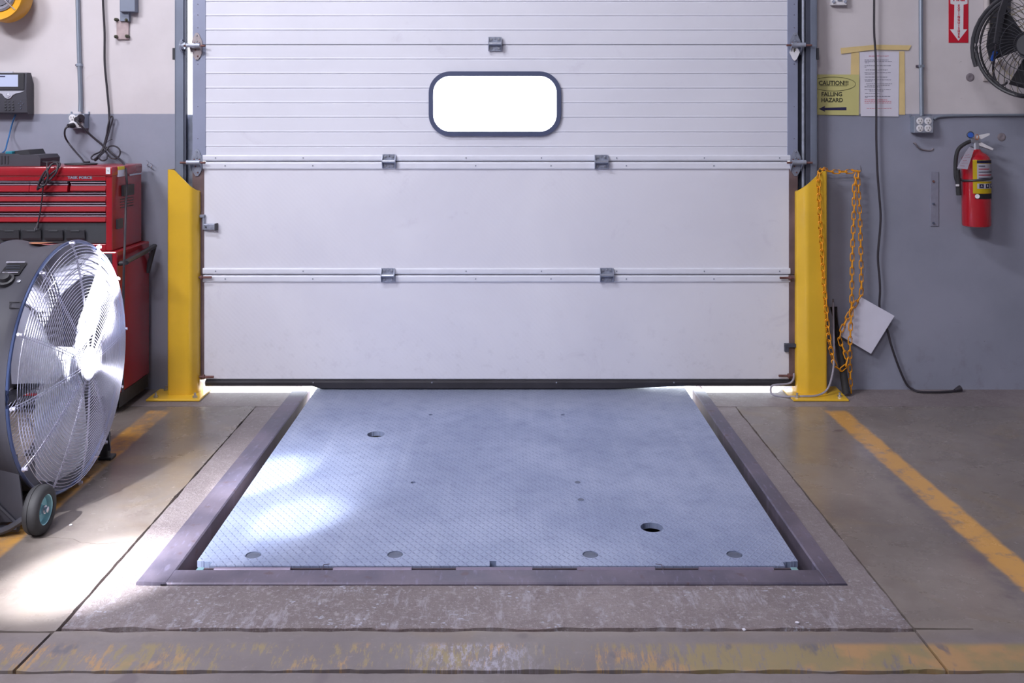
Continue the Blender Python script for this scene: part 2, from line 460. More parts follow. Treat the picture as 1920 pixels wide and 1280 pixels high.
def boolean_cut(o, cutters):
    for c in cutters:
        md = o.modifiers.new('cut', 'BOOLEAN'); md.operation = 'DIFFERENCE'; md.object = c; md.solver = 'EXACT'
    dg = bpy.context.evaluated_depsgraph_get(); dg.update()
    me = bpy.data.meshes.new_from_object(o.evaluated_get(dg))
    o.modifiers.clear(); old = o.data; o.data = me; bpy.data.meshes.remove(old)
    for c in cutters:
        cm = c.data; bpy.data.objects.remove(c); bpy.data.meshes.remove(cm)

def text(name, s, size, m, parent, loc, rot=(R(90), 0, 0), ext=.0004, align='CENTER', sx=1.0, off=0.0, spacing=1.0, line=1.0):
    cu = bpy.data.curves.new(name, 'FONT'); cu.body = s; cu.size = size; cu.extrude = ext; cu.offset = off
    cu.align_x = align; cu.align_y = 'CENTER'; cu.space_character = spacing; cu.space_line = line
    cu.resolution_u = 3
    o = bpy.data.objects.new(name + '_c', cu); col.objects.link(o)
    dg = bpy.context.evaluated_depsgraph_get(); dg.update()
    me = bpy.data.meshes.new_from_object(o.evaluated_get(dg))
    bpy.data.objects.remove(o); bpy.data.curves.remove(cu)
    for v in me.vertices: v.co.x *= sx
    r = bpy.data.objects.new(name, me); col.objects.link(r); me.materials.clear(); me.materials.append(m)
    r.rotation_euler = rot
    r.location = Vector(loc) - (wpos(parent) if parent is not None else Vector((0, 0, 0)))
    if parent is not None: r.parent = parent
    return r

def bolt(parent, p, axis=(0, -1, 0), r=.007, h=.006, m=None, name='bolt'):
    bm = bm_(); ax = Vector(axis)
    cyl(bm, Vector(p) - ax * .001, Vector(p) + ax * h, r, r * .85, 6)
    return obj(name, bm, m or M['bolt'], parent)

# ================================================================== SETTING
XL, XR, YB, ZT = -5.5, 5.5, -8.5, 4.6
OX0, OX1, OZ = -1.506, 1.412, 2.66     # wall opening
WT = .20
bm = bm_()
box(bm, XL, OX0, 0, WT, -.3, ZT); box(bm, OX1, XR, 0, WT, -.3, ZT); box(bm, OX0, OX1, 0, WT, OZ, ZT)
tag(obj('wall_front', bm, M['wall']), kind='structure')
bm = bm_(); box(bm, XL - .15, XL, YB, WT, 0, ZT); tag(obj('wall_left', bm, M['room']), kind='structure')
bm = bm_(); box(bm, XR, XR + .15, YB, WT, 0, ZT); tag(obj('wall_right', bm, M['room']), kind='structure')
bm = bm_(); box(bm, XL, XR, YB - .15, YB, 0, ZT); tag(obj('wall_back', bm, M['room']), kind='structure')
bm = bm_(); box(bm, XL, XR, YB, WT, ZT, ZT + .1); tag(obj('ceiling', bm, M['ceil']), kind='structure')

# floor: cast slabs with real joints between them
PX0, PX1, PY0 = -.886, .833, -1.78
CL0, CL1, CR0, CR1 = -1.003, -.925, .873, .928     # steel curb strips
def edge(p, q, amp, step=.02, f=9.0, seed=0):
    p, q = Vector(p), Vector(q); L = (q - p).length; n = max(2, int(L / step)); d = (q - p) / L; nn = Vector((-d.y, d.x))
    out = []
    for i in range(n):
        w = p + (q - p) * (i / n)
        a = 0 if i == 0 else amp * (noise.noise(Vector((w.x * f, w.y * f, seed))) * 1.4 + .5 * noise.noise(Vector((w.x * f * 5, w.y * f * 5, seed + 3))))
        out.append(tuple((w + nn * a)[:2]))
    return out
def slab(bm, corners, amps, mi, top=0.0, seed=0):
    poly = []
    for i in range(len(corners)):
        poly += edge(corners[i] , corners[(i + 1) % len(corners)], amps[i], seed=seed + i) if amps[i] else [corners[i]]
    n0 = len(bm.faces); prism(bm, poly, 2, -.25, top); bm.faces.ensure_lookup_table()
    for f in bm.faces[n0:]: f.material_index = mi
J = -1.112
YF = -.268
bm = bm_()
# left: main slab, rough apron at the wall, strips in front
crackL = [(-1.60, -1.59), (-1.50, -1.595), (-1.42, -1.590), (-1.36, -1.592), (-1.31, -1.60), (-1.275, -1.625), (-1.22, -1.634), (-1.17, -1.628), (J - .004, -1.618)]
g = .0013
slab(bm, [(XL, -1.62)] + [(-2.2, -1.62)] + [(x, y + g) for x, y in crackL] + [(J, YF), (XL, YF)], [0] * 10 + [.003, .004, 0], 0, seed=1)
slab(bm, [(XL, -2.118), (J - .005, -2.118)] + [(x, y - g) for x, y in crackL[::-1]] + [(-2.2, -1.624), (XL, -1.624)], [.004, .004] + [0] * 11, 0, seed=2)
slab(bm, [(XL, YF + .004), (J + .0, YF + .004), (J + .004, YF + .003), (CL0, YF + .003), (CL0, .14), (XL, .14)], [.004, 0, 0, 0, 0, 0], 1, seed=3)
slab(bm, [(J + .004, -2.105), (CR1 + .082, -2.105), (CR1 + .082, YF), (CR1, YF), (CR1, -1.887), (CL0, -1.887), (CL0, YF), (J + .004, YF)],
     [.008, .003, 0, 0, .0015, 0, 0, .003], 1, top=-.001, seed=4)
slab(bm, [(XL, -2.288), (-1.135, -2.288), (-1.125, -2.128), (XL, -2.128)], [.005, 0, .003, 0], 0, seed=5)
slab(bm, [(-1.127, -2.288), (1.008, -2.288), (1.008, -2.122), (-1.117, -2.122)], [.006, 0, .005, 0], 0, seed=6)
slab(bm, [(1.015, -2.288), (XR, -2.288), (XR, YF), (1.015, YF), (1.015, -2.105), (1.16, -2.108), (1.16, -2.112), (1.015, -2.114)],
     [.004, 0, 0, .003, 0, 0, 0, 0], 0, seed=7)
slab(bm, [(CR1, YF + .003), (XR, YF + .003), (XR, .14), (CR1, .14)], [.003, 0, 0, 0], 1, seed=8)
slab(bm, [(XL, YB), (XR, YB), (XR, -2.295), (XL, -2.295)], [0, 0, .004, 0], 0, top=-.003, seed=9)
# pit walls and bottom, joint filler
for a in ((PX0, PX1, .13, .14), (CL0 - .0, CL0 + .01, -1.9, .14), (CR1 - .01, CR1, -1.9, .14), (CL0, CR1, -1.90, -1.89)):
    n0 = len(bm.faces); box(bm, a[0], a[1], a[2], a[3], -.6, -.012); bm.faces.ensure_lookup_table()
    for f in bm.faces[n0:]: f.material_index = 2
n0 = len(bm.faces); box(bm, CL0, CR1, -1.9, .14, -.65, -.6); box(bm, XL, CL0, YB, .13, -.30, -.022); box(bm, CR1, XR, YB, .13, -.30, -.022); box(bm, CL0, CR1, YB, -1.9, -.30, -.022)
bm.faces.ensure_lookup_table()
for f in bm.faces[n0:]: f.material_index = 2
tag(obj('floor', bm, mats=[M['smooth'], M['rough'], M['pit']]), kind='structure')

bm = bm_(); box(bm, -14, 14, .3, 30, -1.3, -1.25)
tag(obj('yard_paving', bm, M['outside']), kind='structure')

# steel angle edging round the pit
t = empty('pit_edge_frame', (0, -1.0, 0), 'worn steel angle frame edging the pit around the grey tread plate', 'steel edging')
for nm, x0, x1, y0, y1 in (('side_angle', CL0, CL1, -1.885, .0), ('side_angle', CR0, CR1, -1.885, .0), ('front_angle', -.943, CR0 + .0, -1.885, -1.806)):
    bm = bm_(); z = .004
    if nm == 'side_angle':
        lft = x0 < 0
        ox, ix = (x0, x1) if lft else (x1, x0)
        s = 1 if lft else -1
        top = [(ox, z - .004), (ox + s * .003, z), (ix - s * .004, z), (ix, z - .004), (ix, -.12), (ix - s * .008, -.12), (ix - s * .008, -.008), (ox, -.008)]
        prism(bm, top, 1, y0, y1)
        if lft:    # battered corner flares out
            for v in bm.verts:
                if v.co.y < -1.8 and v.co.z > -.02: v.co.z += .002
                if v.co.y < -1.88 and v.co.x < -.98: v.co.x -= .006; v.co.z += .003
    else:
        prism(bm, [(y0, z - .003), (y0 + .003, z + .001), (y1 - .004, z + .001), (y1, z - .003), (y1, -.12), (y1 - .008, -.12), (y1 - .008, -.008), (y0, -.008)], 0, x0 + .001, x1 - .001)
    obj(nm, bm, M['curb'], t)

# ------------------------------------------------------------------ dock leveler
t = empty('dock_leveler', (0, -.9, 0), 'blue-grey diamond tread steel platform set in the pit before the door', 'dock leveler')
bm = bm_()
notch = lambda x, w, d: [(x - w / 2, PY0), (x - w / 2, PY0 + d), (x + w / 2, PY0 + d), (x + w / 2, PY0)]
xn = FX(924, PY0)
poly = [(PX0 + .045, PY0 + .0), ] + notch(xn, .018, .030) + [(PX1 - .045, PY0), (PX1 - .045, PY0 + .022), (PX1 - .0, PY0 + .028), (PX1, .005), (PX0, .005), (PX0, PY0 + .030), (PX0 + .045, PY0 + .022)]
prism(bm, poly, 2, -.016, .002)
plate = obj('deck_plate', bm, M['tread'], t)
cut = []
def fpt(px, py):
    d = FPX * H0 / (py - CY); return ((px - CX) * d / FPX, d - D0)
def cutter(x, y, r):
    b = bm_(); cyl(b, (x, y, -.05), (x, y, .05), r, seg=32); c = obj('cutter', b, M['pit']); cut.append(c)
big = [(*fpt(1222, 991), .0345), (*fpt(705, 819), .035)]
small = [(*fpt(808, 783), .0085), (*fpt(1056, 783), .0085), (*fpt(775, 908), .009)]
plugs = [(*fpt(475, 1042), .0225), (*fpt(741, 1041), .0225), (*fpt(1107, 1041), .0225), (*fpt(1377, 1041), .0225)]
for x, y, r in big + small + plugs: cutter(x, y, r)
boolean_cut(plate, cut)
for x, y, r in plugs:
    bm = bm_(); lathe(bm, [(-.012, 0), (-.012, r * .93), (-.001, r * .93), (.0005, r * .88), (.0005, 0)], (x, y, 0), (0, 0, 1), 28)
    obj('deck_plug', bm, M['plug'], t, smooth=True)
for px, py in ((1083, 908), (1089, 940)):
    x, y = fpt(px, py); bm = bm_(); lathe(bm, [(.0015, 0), (.0025, .010), (.0022, .0105)][::1] and [(.0015, .0105), (.0030, .010), (.0032, 0)], (x, y, 0), (0, 0, 1), 20)
    obj('weld_plug', bm, M['plug'], t)
# cut marks near the rear hinge
for px in (607, 1240):
    s = 1 if px < 900 else -1
    a = Vector((*fpt(px - s * 6, 1078), .0025)); b_ = Vector((*fpt(px, 1060), .0025)); c_ = Vector((*fpt(px + s * 11, 1059), .0025))
    bm = bm_(); tube(bm, [a, b_, c_], .0010, 5); obj('cut_mark', bm, M['leveler_edge'], t)
bm = bm_(); box(bm, PX0 + .03, PX1 - .03, PY0 - .008, PY0 - .001, -.035, -.003); box(bm, PX0 + .02, PX1 - .02, PY0 + .03, -.02, -.18, -.07)
obj('under_frame', bm, M['leveler_edge'], t)
for xx in (PX0 + .003, PX1 - .009):
    bm = bm_(); box(bm, xx, xx + .006, PY0 + .03, .0, -.16, -.0165); obj('side_skirt', bm, M['skirt'], t)
for a, b_ in ((402, 545), (625, 772), (855, 998), (1082, 1228), (1310, 1450)):
    bm = bm_(); y = PY0 - .014
    cyl(bm, (FX(a, y), y, -.004), (FX(b_, y), y, -.004), .0085, seg=14)
    obj('hinge_barrel', bm, M['barrel'], t, smooth=True)
for x in (PX0 + .018, xn, PX1 - .018):
    bm = bm_(); box(bm, x - .010, x + .010, PY0 - .022, PY0 + .01, -.02, -.006, .002); obj('lug', bm, M['teal_metal'], t)

t.rotation_euler.x = .0078; t.location.z = .0075
# ------------------------------------------------------------------ overhead door
YD = -.06; YDB = -.012
zj = [FZ(py, YD) for py in (712, 515, 302.5, 84)] + [2.15, 2.69]
xa, xb = FX(361, YD), FX(1496, YD)
door = empty('door_1', (0, YD, 0), kind='structure')
g = .0015
def section(z0, z1, ribbed, xl, xr):
    bm = bm_()
    if not ribbed:
        prof = [(YDB, z0 + g), (YD + .004, z0 + g), (YD, z0 + g + .004), (YD, z1 - g - .004), (YD + .004, z1 - g), (YD + .022, z1 - g), (YD + .022, z1 + .004), (YDB, z1 + .004)]
    else:
        prof = [(YDB, z0 + g), (YD + .003, z0 + g), (YD, z0 + g + .003)]
        n = 8; h = (z1 - z0) / n
        for i in range(1, n):
            zc = z0 + h * i
            prof += [(YD + .0005, zc - .003), (YD + .0028, zc - .001), (YD + .0028, zc + .0003), (YD - .0006, zc + .003), (YD - .0006, zc + .006), (YD, zc + .010)]
        prof += [(YD, z1 - g - .003), (YD + .003, z1 - g), (YD + .022, z1 - g), (YD + .022, z1 + .004), (YDB, z1 + .004)]
    prism(bm, prof, 0, xl, xr)
    return obj('door_section', bm, M['door'] if ribbed else M['door_emb'], door)
xs_lo = (FX(383, YD), FX(1479, YD)); xs_hi = (FX(386, YD), FX(1476, YD))
sec = []
for i in range(5):
    sec.append(section(zj[i], zj[i + 1], i >= 2, *(xs_hi if i >= 2 else xs_lo)))
    for side in (0, 1):
        bm = bm_(); x0, x1 = (xa, (xs_hi if i >= 2 else xs_lo)[0]) if side == 0 else ((xs_hi if i >= 2 else xs_lo)[1], xb)
        box(bm, x0, x1, YD - .002, YDB, zj[i] + g, zj[i + 1] - g, .0015, 1)
        obj('end_stile', bm, M['stile'] if i >= 2 else M['stile_brown'], door)
# small fixing holes in the grey stiles, made as screw heads
for px in (1489, 371):
    for py in (8, 28, 52, 120, 200, 260):
        bolt(door, W(px, py, YD - .002), r=.0022, h=.002, m=M['leveler_edge'], name='screw')
# window in section 3
wx0, wx1, wz0, wz1 = FX(804, YD), FX(1052, YD), FZ(255, YD), FZ(134, YD)
b = bm_(); prism(b, rrect(wx0 + .012, wx1 - .012, wz0 + .012, wz1 - .012, .085), 1, YD - .05, YDB + .05)
cutc = obj('cutter', b, M['pit']); boolean_cut(sec[2], [cutc])
bm = bm_(); strip_loop(bm, rrect(wx0, wx1, wz0, wz1, .100), rrect(wx0 + .021, wx1 - .021, wz0 + .021, wz1 - .021, .079), 1, YD - .012, YD + .002)
bmesh.ops.bevel(bm, geom=[e for e in bm.edges if e.calc_face_angle(0) > .8], offset=.004, segments=2, affect='EDGES')
wf = obj('window_frame', bm, M['window_gasket'], door, smooth=True)
bm = bm_(); prism(bm, rrect(wx0 + .014, wx1 - .014, wz0 + .014, wz1 - .014, .083), 1, YD + .018, YD + .022)
obj('window_pane', bm, M['pane'], wf)
# reinforcing struts
for a, b_ in ((290.5, 301.5), (304, 317.5), (502.5, 514), (516.5, 529)):
    bm = bm_(); z1_, z0_ = FZ(a, YD - .006), FZ(b_, YD - .006)
    prism(bm, [(YD - .0005, z0_), (YD - .005, z0_ + .001), (YD - .007, z0_ + .006), (YD - .007, z1_ - .006), (YD - .005, z1_ - .001), (YD - .0005, z1_)], 0, FX(380, YD - .006), FX(1482, YD - .006))
    st = obj('strut', bm, M['strut'], door)
    zc = (z0_ + z1_) / 2
    off = 0 if a in (290.5, 502.5) else 18
    for k in range(8):
        px = 405 + off + 150 * k + (k * 37 % 23)
        if abs(px - 730) < 26 or abs(px - 1126) < 26 or px > 1478: continue
        bm = bm_(); p = Vector((FX(px, YD), YD - .006, zc)); cyl(bm, p, p - Vector((0, .003, 0)), .0035, .0028, 8); obj('screw', bm, M['jamb'], st)
# centre hinges
def hinge(px, py, w=.062):
    x, z = FX(px, YD), FZ(py, YD - .01); bm = bm_(); y = YD - .007
    def leaf(za, zb): box(bm, x - w / 2 + .004, x + w / 2 - .004, y - .003, y, za, zb, .001, 1)
    leaf(z + .006, z + .032); leaf(z - .034, z - .006)
    # raised knuckle with side flanges
    prism(bm, [(y, z + .012), (y - .022, z + .004), (y - .022, z - .006), (y, z - .012)], 0, x - w / 2 + .004, x + w / 2 - .004)
    for s in (-1, 1):
        xx = x + s * (w / 2 - .001)
        prism(bm, [(y, z + .032), (y - .010, z + .030), (y - .026, z + .004), (y - .026, z - .006), (y - .012, z - .032), (y, z - .034)], 0, xx - .0015, xx + .0015)
    h = obj('hinge', bm, M['hinge'], door)
    bm = bm_(); cyl(bm, (x - w / 2 + .002, y - .020, z), (x + w / 2 - .002, y - .020, z), .0055, seg=12); obj('pin', bm, M['bolt'], h, smooth=True)
    for dx, dz in ((-.017, .021), (.017, .021), (-.017, -.022), (.017, -.022), (0, -.026), (0, .025)):
        if dx == 0: r = .0028
        else: r = .0050
        bm = bm_(); cyl(bm, (x + dx, y - .003, z + dz), (x + dx, y - .007, z + dz), r, r * .8, 8); obj('bolt', bm, M['bolt'], h)
for px, py in ((928, 82), (730, 302), (1127, 303), (728, 515.5), (1137, 515)): hinge(px, py)
# end hinges with roller carriers
def end_hinge(pxc, py, side, full=True, tan=False, pinlen=.075):
    """side -1 left, +1 right"""
    m = M['hinge_tan'] if tan else M['hinge']; y = YD - .008
    x, z = FX(pxc, y), FZ(py, y)
    if full:
        bm = bm_()
        up = [(-.026, .000), (-.024, .020), (-.009, .052), (-.004, .058), (.004, .058), (.009, .052), (.024, .020), (.026, .0)]
        prism(bm, [(x + u, z + v) for u, v in up], 1, y, y + .004)
        dn = [(-.030, .0), (-.024, -.022), (-.017, -.046), (-.006, -.062), (.006, -.062), (.017, -.046), (.024, -.022), (.026, .0)]
        prism(bm, [(x + u, z - .004 + v) for u, v in dn], 1, y, y + .004)
        # flanges standing out from the lower leaf
        for s in (-1, 1):
            xx = x + s * .024
            prism(bm, [(y, z), (y - .028, z - .002), (y - .028, z - .014), (y, z - .046)], 0, xx - .001, xx + .001)
        h = obj('end_hinge', bm, m, door)
        bm = bm_(); a = x + side * .040; b_ = x - side * .022
        cyl(bm, (a, y - .022, z - .002), (b_, y - .022, z - .002), .0105, seg=16); obj('roller_tube', bm, M['steel'], h, smooth=True)
        for dx, dz in ((0, .046), (0, .018), (-.012, .010), (.012, .010), (-.006, -.022), (.004, -.050)):
            bm = bm_(); cyl(bm, (x + dx, y, z + dz), (x + dx, y - .004, z + dz), .004, .003, 8); obj('bolt', bm, M['rust'] if dx else M['bolt'], h)
        bm = bm_(); cyl(bm, (x - side * pinlen * .62, y - .022, z - .004), (x + side * .07, y - .022, z - .004), .0050, seg=10); obj('roller_pin', bm, M['rust'], h, smooth=True)
    else:
        bm = bm_(); cyl(bm, (x - side * .030, y - .012, z), (x + side * .035, y - .012, z), .0055, seg=10); cyl(bm, (x + side * .012, y - .012, z - .0), (x + side * .02, y - .012, z - .0), .011, seg=10)
        h = obj('roller_pin', bm, M['rust'], door, smooth=True)
end_hinge(369, 85, -1, tan=True); end_hinge(369, 303, -1, tan=False)
end_hinge(1491, 84, 1); end_hinge(1492, 303, 1)
for px, py, s in ((386, 519, -1), (1473, 520, 1), (390, 705, -1), (1471, 703, 1)): end_hinge(px, py, s, full=False)
# maker's plate on the upper right hinge
bm = bm_(); y = YD - .020; x, z = FX(1490, y), FZ(98, y)
prism(bm, [(x + u, z + v) for u, v in ((-.024, 0), (-.018, .012), (-.012, .022), (.012, .022), (.018, .012), (.024, 0), (.010, -.030), (.003, -.038), (-.003, -.038), (-.010, -.030))], 1, y, y + .003)
pl = obj('number_plate', bm, M['white'], door, label='white diamond plate with a letter F')
text('lettering', 'F', .022, M['ink'], pl, (x, y - .001, z + .008), off=.001)
# slide latch
bm = bm_(); box(bm, FX(383, YD - .01), FX(405, YD - .01), YD - .022, YD, FZ(430, YD), FZ(419, YD), .002); lt = obj('slide_latch', bm, M['hinge'], door)
bm = bm_(); box(bm, FX(404, YD - .01), FX(408, YD - .01), YD - .026, YD, FZ(431, YD), FZ(418, YD), .001); obj('latch_stop', bm, M['black'], lt)
bm = bm_(); cyl(bm, (FX(389, YD), YD - .022, FZ(424.5, YD)), (FX(389, YD), YD - .026, FZ(424.5, YD)), .004, seg=8); obj('bolt', bm, M['black'], lt)
# right hand latch bracket low down
bm = bm_(); box(bm, FX(1470, YD), FX(1491, YD), YD - .020, YD, FZ(649, YD), FZ(643, YD)); box(bm, FX(1470, YD), FX(1477, YD), YD - .018, YD, FZ(658, YD), FZ(646, YD)); obj('latch_bracket', bm, M['jamb_dark'], door)
# stop bracket at the left stile
bm = bm_(); box(bm, FX(372, YD), FX(385, YD), YD - .016, YD, FZ(407, YD), FZ(402, YD)); box(bm, FX(381, YD), FX(385, YD), YD - .012, YD, FZ(430, YD), FZ(404, YD)); obj('latch_bracket', bm, M['hinge'], door)
# bottom seal
bm = bm_(); z1_ = zj[0] - .001; z0_ = FZ(724.5, YD)
prism(bm, [(YD + .004, z1_), (YD - .006, z1_ - .002), (YD - .008, z1_ - .010), (YD - .004, z0_ + .006), (YD + .006, z0_), (YDB - .004, z0_), (YDB - .004, z1_)], 0, FX(385, YD), FX(1492, YD))
bmesh.ops.subdivide_edges(bm, edges=[e for e in bm.edges if abs(e.verts[0].co.x - e.verts[1].co.x) > 1], cuts=60)
def seal_drop(x):
    px = x * FPX / (YD + D0) + CX
    a = min(1, max(0, (px - 585) / 20)); b = min(1, max(0, (1290 - px) / 150)); c = min(a, b)
    return (c * c * (3 - 2 * c)) * (z0_ - .0175)
for v in bm.verts:
    if v.co.z < z0_ + .008: v.co.z -= seal_drop(v.co.x)
sl = obj('bottom_seal', bm, M['seal'], door)
for px in (588, 810, 1043, 1263): 
    bm = bm_(); p = Vector((FX(px, YD), YD - .006, FZ(716, YD))); cyl(bm, p, p - Vector((0, .005, 0)), .0035, .003, 8); obj('screw', bm, M['bolt'], sl)

# jambs: angle irons, tracks (setting trim)
def jamb(n, xw0, xw1, side):
    j = empty('trim_%d' % n, (xw0, -.03, 0), kind='structure')
    bm = bm_(); ya = -.075; ztop = 3.0
    # outer angle leg standing off the wall + flange lying against it
    box(bm, min(xw0, xw1), max(xw0, xw1), ya, ya + .004, .02, ztop, .001, 1)
    xo = xw0
    box(bm, xo - .002, xo + .002, ya, -.0005, .02, ztop)
    obj('angle_iron', bm, M['jamb'], j)
    return j
jl = jamb(1, FX(328.5, -.075), FX(344, -.075), -1)
jr = jamb(2, FX(1531, -.075), FX(1520, -.075), 1)
# vertical tracks (C shaped)
def track(j, x0, x1, m, y0=-.070, y1=-.045, z0=.05):
    bm = bm_(); s = 1 if x1 > x0 else -1
    prism(bm, [(x0, y0), (x1, y0), (x1, y0 + .006), (x0 + s * .003, y0 + .003), (x0 + s * .003, y1 - .003), (x1, y1 - .003), (x1, y1), (x0, y1)], 2, z0, 2.9)
    obj('track', bm, m, j)
track(jl, FX(343, -.06), FX(350, -.06), M['jamb_dark'])
track(jr, FX(1519, -.06), FX(1510, -.06), M['jamb_dark'])
bm = bm_(); cyl(bm, (FX(1506, -.05), -.05, .06), (FX(1506, -.05), -.05, 2.9), .0075, seg=12); obj('track_rod', bm, M['steel'], jr, smooth=True)
bm = bm_(); box(bm, FX(1489, -.010), FX(1520, -.035), -.010, -.003, .02, 2.9); obj('weather_strip', bm, M['jamb_dark'], jr)
bm = bm_(); box(bm, FX(345, -.03), FX(362, -.03), -.030, -.026, .03, FZ(215, -.03)); obj('weather_strip', bm, M['steel'], jl)
for j, px in ((jl, 326.5), (jr, 1532.5)):
    bm = bm_(); z = 1.53 if j is jl else 1.55; box(bm, FX(px - 2.5, -.07), FX(px + 2.5, -.07), -.075, -.02, FZ(112, -.07), FZ(90, -.07)); obj('clip', bm, M['black'], j)
# visible roller ring at the upper left
bm = bm_(); ring(bm, W(341.5, 86, -.085), (1, 0, .0), .028, .003, 28, 6); cyl(bm, W(338, 86, -.085), W(346, 86, -.085), .016, seg=16); obj('roller', bm, M['steel'], jl, smooth=True)

# ------------------------------------------------------------------ yellow track guards
def guard(px0, px1, pyt, pyc, side, label, plate_px, ybase):
    """side -1: the left guard. px0/px1 are the two edges of the front face."""
    yf, yb = -.125, -.020; y = yf
    x0, x1 = FX(px0, yf), FX(px1, yf)
    zt = FZ(pyt, yf); zc = FZ(pyc, yf); r = .016; th = .006
    t = empty('track_guard', ((x0 + x1) / 2, (yf + yb) / 2, 0), label, 'post guard', 'yellow track guards beside the door')
    # bent plate open to the wall, with a chamfered face toward the door
    def arc(pts, rad):
        o = [pts[0]]
        for k in range(1, len(pts) - 1):
            a, b, c = Vector(pts[k - 1]), Vector(pts[k]), Vector(pts[k + 1]); r_ = min(rad, (a - b).length * .45, (c - b).length * .45)
            p, q = b + (a - b).normalized() * r_, b + (c - b).normalized() * r_
            for m_ in range(6):
                f = m_ / 5; o.append(tuple((p * (1 - f) ** 2 + b * 2 * f * (1 - f) + q * f * f)))
        return o + [pts[-1]]
    ym = yf + .040
    if side < 0:
        x2 = FX(373, ym); base = [(x0, yb), (x0, yf), (x1, yf), (x2, ym), (x2, yb)]; ib = [(x0 + th, yb), (x0 + th, yf + th), (x1 - .002, yf + th), (x2 - th, ym + .002), (x2 - th, yb)]
    else:
        x2 = FX(1493, ym); base = [(x2, yb), (x2, ym), (x0, yf), (x1, yf), (x1, yb)]; ib = [(x2 + th, yb), (x2 + th, ym + .002), (x0 + .002, yf + th), (x1 - th, yf + th), (x1 - th, yb)]
    out = arc(base, .014); inn = arc(ib, .009)
    xlo, xhi = min(q[0] for q in out), max(q[0] for q in out)
    xs = FX(326, yf) if side < 0 else FX(1541, yf)
    def top(x):
        if side < 0: return zt if x <= xs else zt + (zc - zt) * (x - xs) / (xhi - xs)
        return zt if x >= xs else zt + (zc - zt) * (xs - x) / (xs - xlo)
    # extra verts so the slanted cut has its corner
    def dense(lp):
        o = []
        for i in range(len(lp) - 1):
            a, b = lp[i], lp[i + 1]; k = 8 if abs(a[0] - b[0]) > .03 else 1
            for q in range(k): o.append((a[0] + (b[0] - a[0]) * q / k, a[1] + (b[1] - a[1]) * q / k))
        return o + [lp[-1]]
    out, inn = dense(out), dense(inn)
    bm = bm_(); n = len(out)
    V = [[bm.verts.new((x, yy, z if z is not None else top(x))) for x, yy in lp] for lp, z in ((out, ybase), (out, None), (inn, None), (inn, ybase))]
    for k in range(4):
        A, B = V[k], V[(k + 1) % 4]
        for i in range(n - 1): bm.faces.new((A[i], A[i + 1], B[i + 1], B[i]))
    for i in (0, n - 1): bm.faces.new([V[k][i] for k in range(4)])
    obj('guard_body', bm, M['yellow'], t, smooth=True, auto=30)
    bm = bm_(); y0p = -.196; xp0, xp1 = FX(plate_px[0], y0p), FX(plate_px[1], y0p)
    box(bm, xp0, xp1, y0p, -.022, .001, ybase, .002, 1)
    if side > 0:
        for v in bm.verts:
            if v.co.x > xp1 - .01 and v.co.y > -.05: v.co.z += .012
    obj('base_plate', bm, M['yellow'], t)
    bs = [(xp0 + .035, y0p + .03), (xp1 - .03, y0p + .03), (xp0 + .04, -.05)] if side < 0 else [(xp0 + .025, y0p + .03), (xp1 - .03, y0p + .035)]
    for x, yy in bs:
        bm = bm_(); cyl(bm, (x, yy, ybase), (x, yy, ybase + .008), .011, seg=6); cyl(bm, (x, yy, ybase + .008), (x, yy, ybase + .022), .005, seg=8); obj('bolt', bm, M['bolt'], t)
    return t
guard(313, 357, 318, 361, -1, 'yellow steel post guard left of the door beside the red tool chest', (273, 374), .010)
guard(1513, 1552, 321, 361, 1, 'yellow steel post guard right of the door with a plastic chain hung over it', (1488, 1592), .010)

# ================================================================== LIGHTING
w = bpy.data.worlds.new('world'); scene.world = w; w.use_nodes = True
bg = w.node_tree.nodes['Background']; bg.inputs[0].default_value = (.86, .93, 1, 1); bg.inputs[1].default_value = 5.0
def light(name, kind, loc, target, energy, color=(1, 1, 1), **kw):
    d = bpy.data.lights.new(name, kind); d.energy = energy; d.color = color
    for k, v in kw.items(): setattr(d, k, v)
    o = bpy.data.objects.new(name, d); col.objects.link(o); o.location = loc
    o.rotation_euler = (Vector(target) - Vector(loc)).to_track_quat('-Z', 'Y').to_euler()
    return o
light('sun', 'SUN', (3, 5, 5), (0, 0, 0.2), 22, (1, .97, .93), angle=R(.6))
light('high_bay_lamp', 'AREA', (-1.7, -2.3, 4.45), (-1.2, -.6, .3), 80, (.93, .93, 1), shape='RECTANGLE', size=1.4, size_y=.3)
light('high_bay_lamp', 'AREA', (-4.0, -5.0, 4.45), (-1.2, 0, .5), 190, (.95, .94, 1), shape='RECTANGLE', size=1.6, size_y=.6)
light('high_bay_lamp', 'AREA', (-1.4, -7.0, 4.45), (-1.0, 0, .8), 90, (.98, .95, 1), shape='RECTANGLE', size=1.4, size_y=.4)
# added spot lights without a real source: bright patches on slab, platform and fan
def glare(loc, tgt, e, deg, blend=.7, rad=.02):
    light('added_glare_spot', 'SPOT', loc, tgt, e, (.96, .97, 1), spot_size=R(deg), spot_blend=blend, shadow_soft_size=rad)
glare((-2.2, -3.0, 1.7), (-1.16, -1.83, 0), 1500, 12.5, 1)
glare((-2.0, -2.9, 1.5), (-.86, -1.10, 0), 1500, 7, 1)
glare((-1.7, -2.9, 1.6), (-.66, -1.45, 0), 700, 7.5, 1)
glare((-1.9, -3.0, 1.7), (-.98, -1.35, 0), 700, 24, 1)
glare((.9, -3.1, 1.7), (-1.49, -.985, .70), 30000, 3.4, .4)
glare((.9, -3.1, 1.7), (-1.49, -1.08, .57), 30000, 3.4, .4)
glare((.9, -3.1, 1.5), (-1.49, -1.19, .45), 26000, 2.8, .5)
glare((.9, -3.1, 1.5), (-1.49, -1.22, .45), 130, 14, .9)
scene.view_settings.view_transform = 'Standard'; scene.view_settings.look = 'None'
